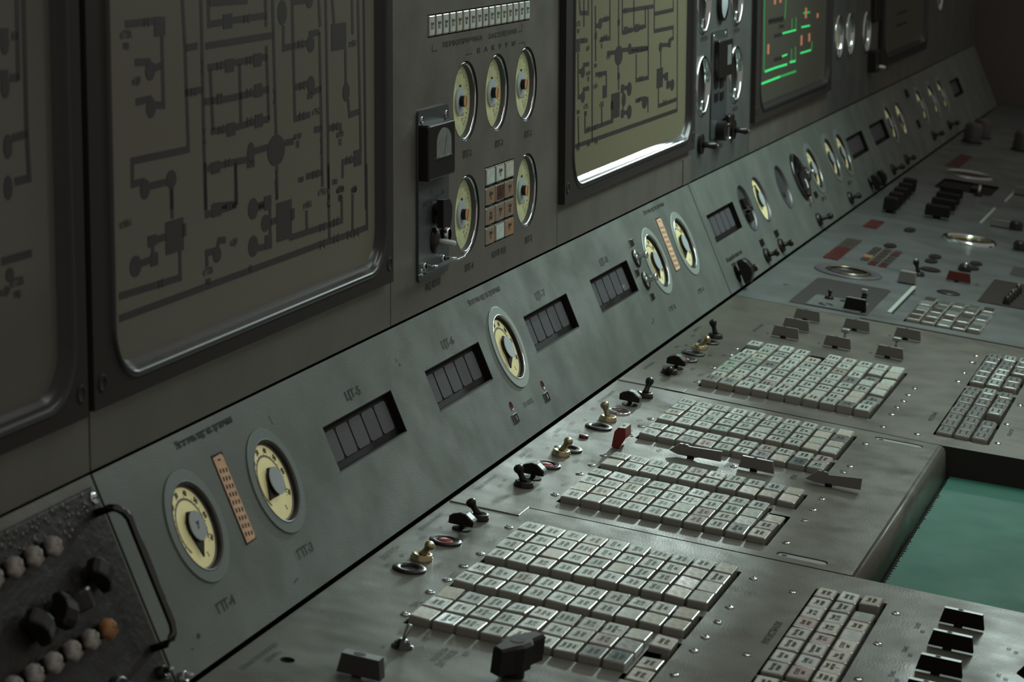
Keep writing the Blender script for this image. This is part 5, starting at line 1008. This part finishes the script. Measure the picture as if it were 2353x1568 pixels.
for (x, v), l, fl, lp in zip(((4.10, .225), (4.30, .222), (4.62, .212)), ('dim yellowish gauge right after the green-lit screen', 'dim bluish gauge, second after the green-lit screen', 'dim dark gauge left of the far black box'), ('dial_green', 'hub_blue', 'black_matt'), ('hub_orange', 'hub_orange', None)):
    ring_opening(l, x, v, .060, fl, lp)
t = thing('panel_meter', 'faint black box meter before the farthest screen', 'meter', frame('W', 4.76, .30)); MB().box(-.06, .06, -.06, .10, 0, .016, 'black_plastic', bv=.003).build('case', t)
t = thing('toggle_switch', 'faint dark toggle with a bright glint before the farthest screen', 'switch', frame('W', 4.72, .10), 'jutting toggles of the wall'); mb = MB(); mb.box(-.06, .03, -.02, .05, 0, .03, 'black_plastic', bv=.004); mb.build('collar', t); mb = MB(); mb.tube([(0, -.005, .02), (.04, -.010, .05)], [.008, .007], 'chrome'); mb.build('lever', t)
ring_opening('faint chrome-rimmed gauge past the farthest screen', 6.35, .26, .06)
# far cabinet closing the end of the desk
mb = MB(); mb.box(7.7, 8.3, -1.6, .7, -.75, 1.05, 'room_dark'); tag(mb.build('far_cabinet'), 'dark cabinet closing the far end of the desk', 'cabinet')
mb = MB(); mb.box(7.55, 7.69, -.62, -.10, .60, .92, 'cabinet_maroon', bv=.01); tag(mb.build('maroon_box', mw=Matrix.Translation((0, 0, 0))), 'very dim maroon box at the top right corner of the photo', 'box')

# ---------------------------------------------------------------- black crackle unit at the lower left
t = thing('switch_unit', 'black crackle-painted unit with a chrome bow handle at the lower left', 'switch unit', frame('S', 0, 0))
mb = MB(); mb.box(-2.3, -1.024, .004, .2795, -.03, .0, 'desk_paint'); mb.build('base_frame', t)
mb = MB(); mb.box(-2.3, -1.036, .010, .266, .0002, .0065, 'crackled_black', bv=.003); mb.build('front_plate', t)
mb = MB(); mb.tube([(-1.056, .236, .004), (-1.056, .236, .026), (-1.054, .233, .033), (-1.050, .226, .0375), (-1.046, .216, .039), (-1.046, .150, .039), (-1.046, .082, .039), (-1.048, .072, .0375), (-1.052, .066, .033), (-1.054, .063, .026), (-1.054, .063, .004)], .0050, 'chrome_dark_reflection', n=14)
mb.build('bow_handle', t)
for x, v in ((-1.048, .253), (-1.048, .030)): child('screw', SCREW, t, Matrix.Translation((x, v, .0066)) @ Matrix.Scale(1.3, 4))
mb = MB(); rr = random.Random(5)
for i in range(70):
    x = rr.uniform(-1.28, -1.07); y = .262 - abs(rr.gauss(0, .018)) ; s = rr.uniform(.0015, .0045)
    mb.lathe([(s, 0), (s * .7, s * .35), (0, s * .45)], 'wet_black', Matrix.Translation((x, y, .0063)), 7, close=False)
mb.build('paint_blister', t)
def bulb(label, X, v, mat):
    t = thing('adjusting_screw', label, 'knob', frame('S', X, v, .0065), 'round knobs of the black crackle unit')
    mb = MB(); mb.cyl(.009, 0, .006, 'black_plastic', n=16); mb.build('stem', t)
    r2 = random.Random(label); n, m = 18, 9; vs = []; fs = []
    for j in range(m):
        ph = PI * j / (m - 1)
        for i in range(n):
            a = 2 * PI * i / n; R = .0130 * (1 + .10 * math.sin(5 * a + j)) * (1 + r2.uniform(-.04, .04))
            vs.append((R * math.sin(ph) * math.cos(a), R * math.sin(ph) * math.sin(a), .013 - R * .72 * math.cos(ph)))
    for j in range(m - 1):
        for i in range(n): fs.append((j * n + i, j * n + (i + 1) % n, (j + 1) * n + (i + 1) % n, (j + 1) * n + i))
    mb = MB(); mb.add(vs, fs, mat, None, True); mb.build('cap', t)
sh = .036
for i in range(5): bulb('whitish lumpy knob, %s from the chrome handle in the upper row' % ORD[i], -1.162 - sh - .0462 * i, .231 - .0045, 'knob_white')
bulb('amber lumpy knob at the handle end of the lower row', -1.118 - sh, .1135, 'knob_amber')
for i in range(6): bulb('whitish lumpy knob, %s after the amber one in the lower row' % ORD[i], -1.163 - sh - .0455 * i, .1135, 'knob_white')
for i, (x, v) in enumerate(((-1.128, .172), (-1.190, .158), (-1.232, .158), (-1.292, .156))):
    k = pointer_knob('black knob, %s from the chrome handle in the middle row of the crackle unit' % ORD[i], x, v, .6 + i, 1.05, 'S'); k.matrix_world = frame('S', x, v, .0065, .6 + i); k['group'] = 'black knobs of the crackle unit'
toggle('tiny chrome-tipped toggle below the bow handle', 'S', -1.062, .026, .0, scale=.5, h=.014, tip='chrome', group='tiny toggles by the crackle unit').matrix_world = frame('S', -1.062, .034, .0065)
toggle('tiny bright toggle between the crackle unit and the instrument strip', 'S', -1.008, .012, .0, scale=.5, h=.012, mat='steel', base='steel', tip='chrome', group='tiny toggles by the crackle unit')
toggle('dark stubby knob at the very bottom edge of the crackle unit', 'S', -1.165, .030, .0, scale=1.3, h=.016, group='tiny toggles by the crackle unit').matrix_world = frame('S', -1.165, .040, .0065)
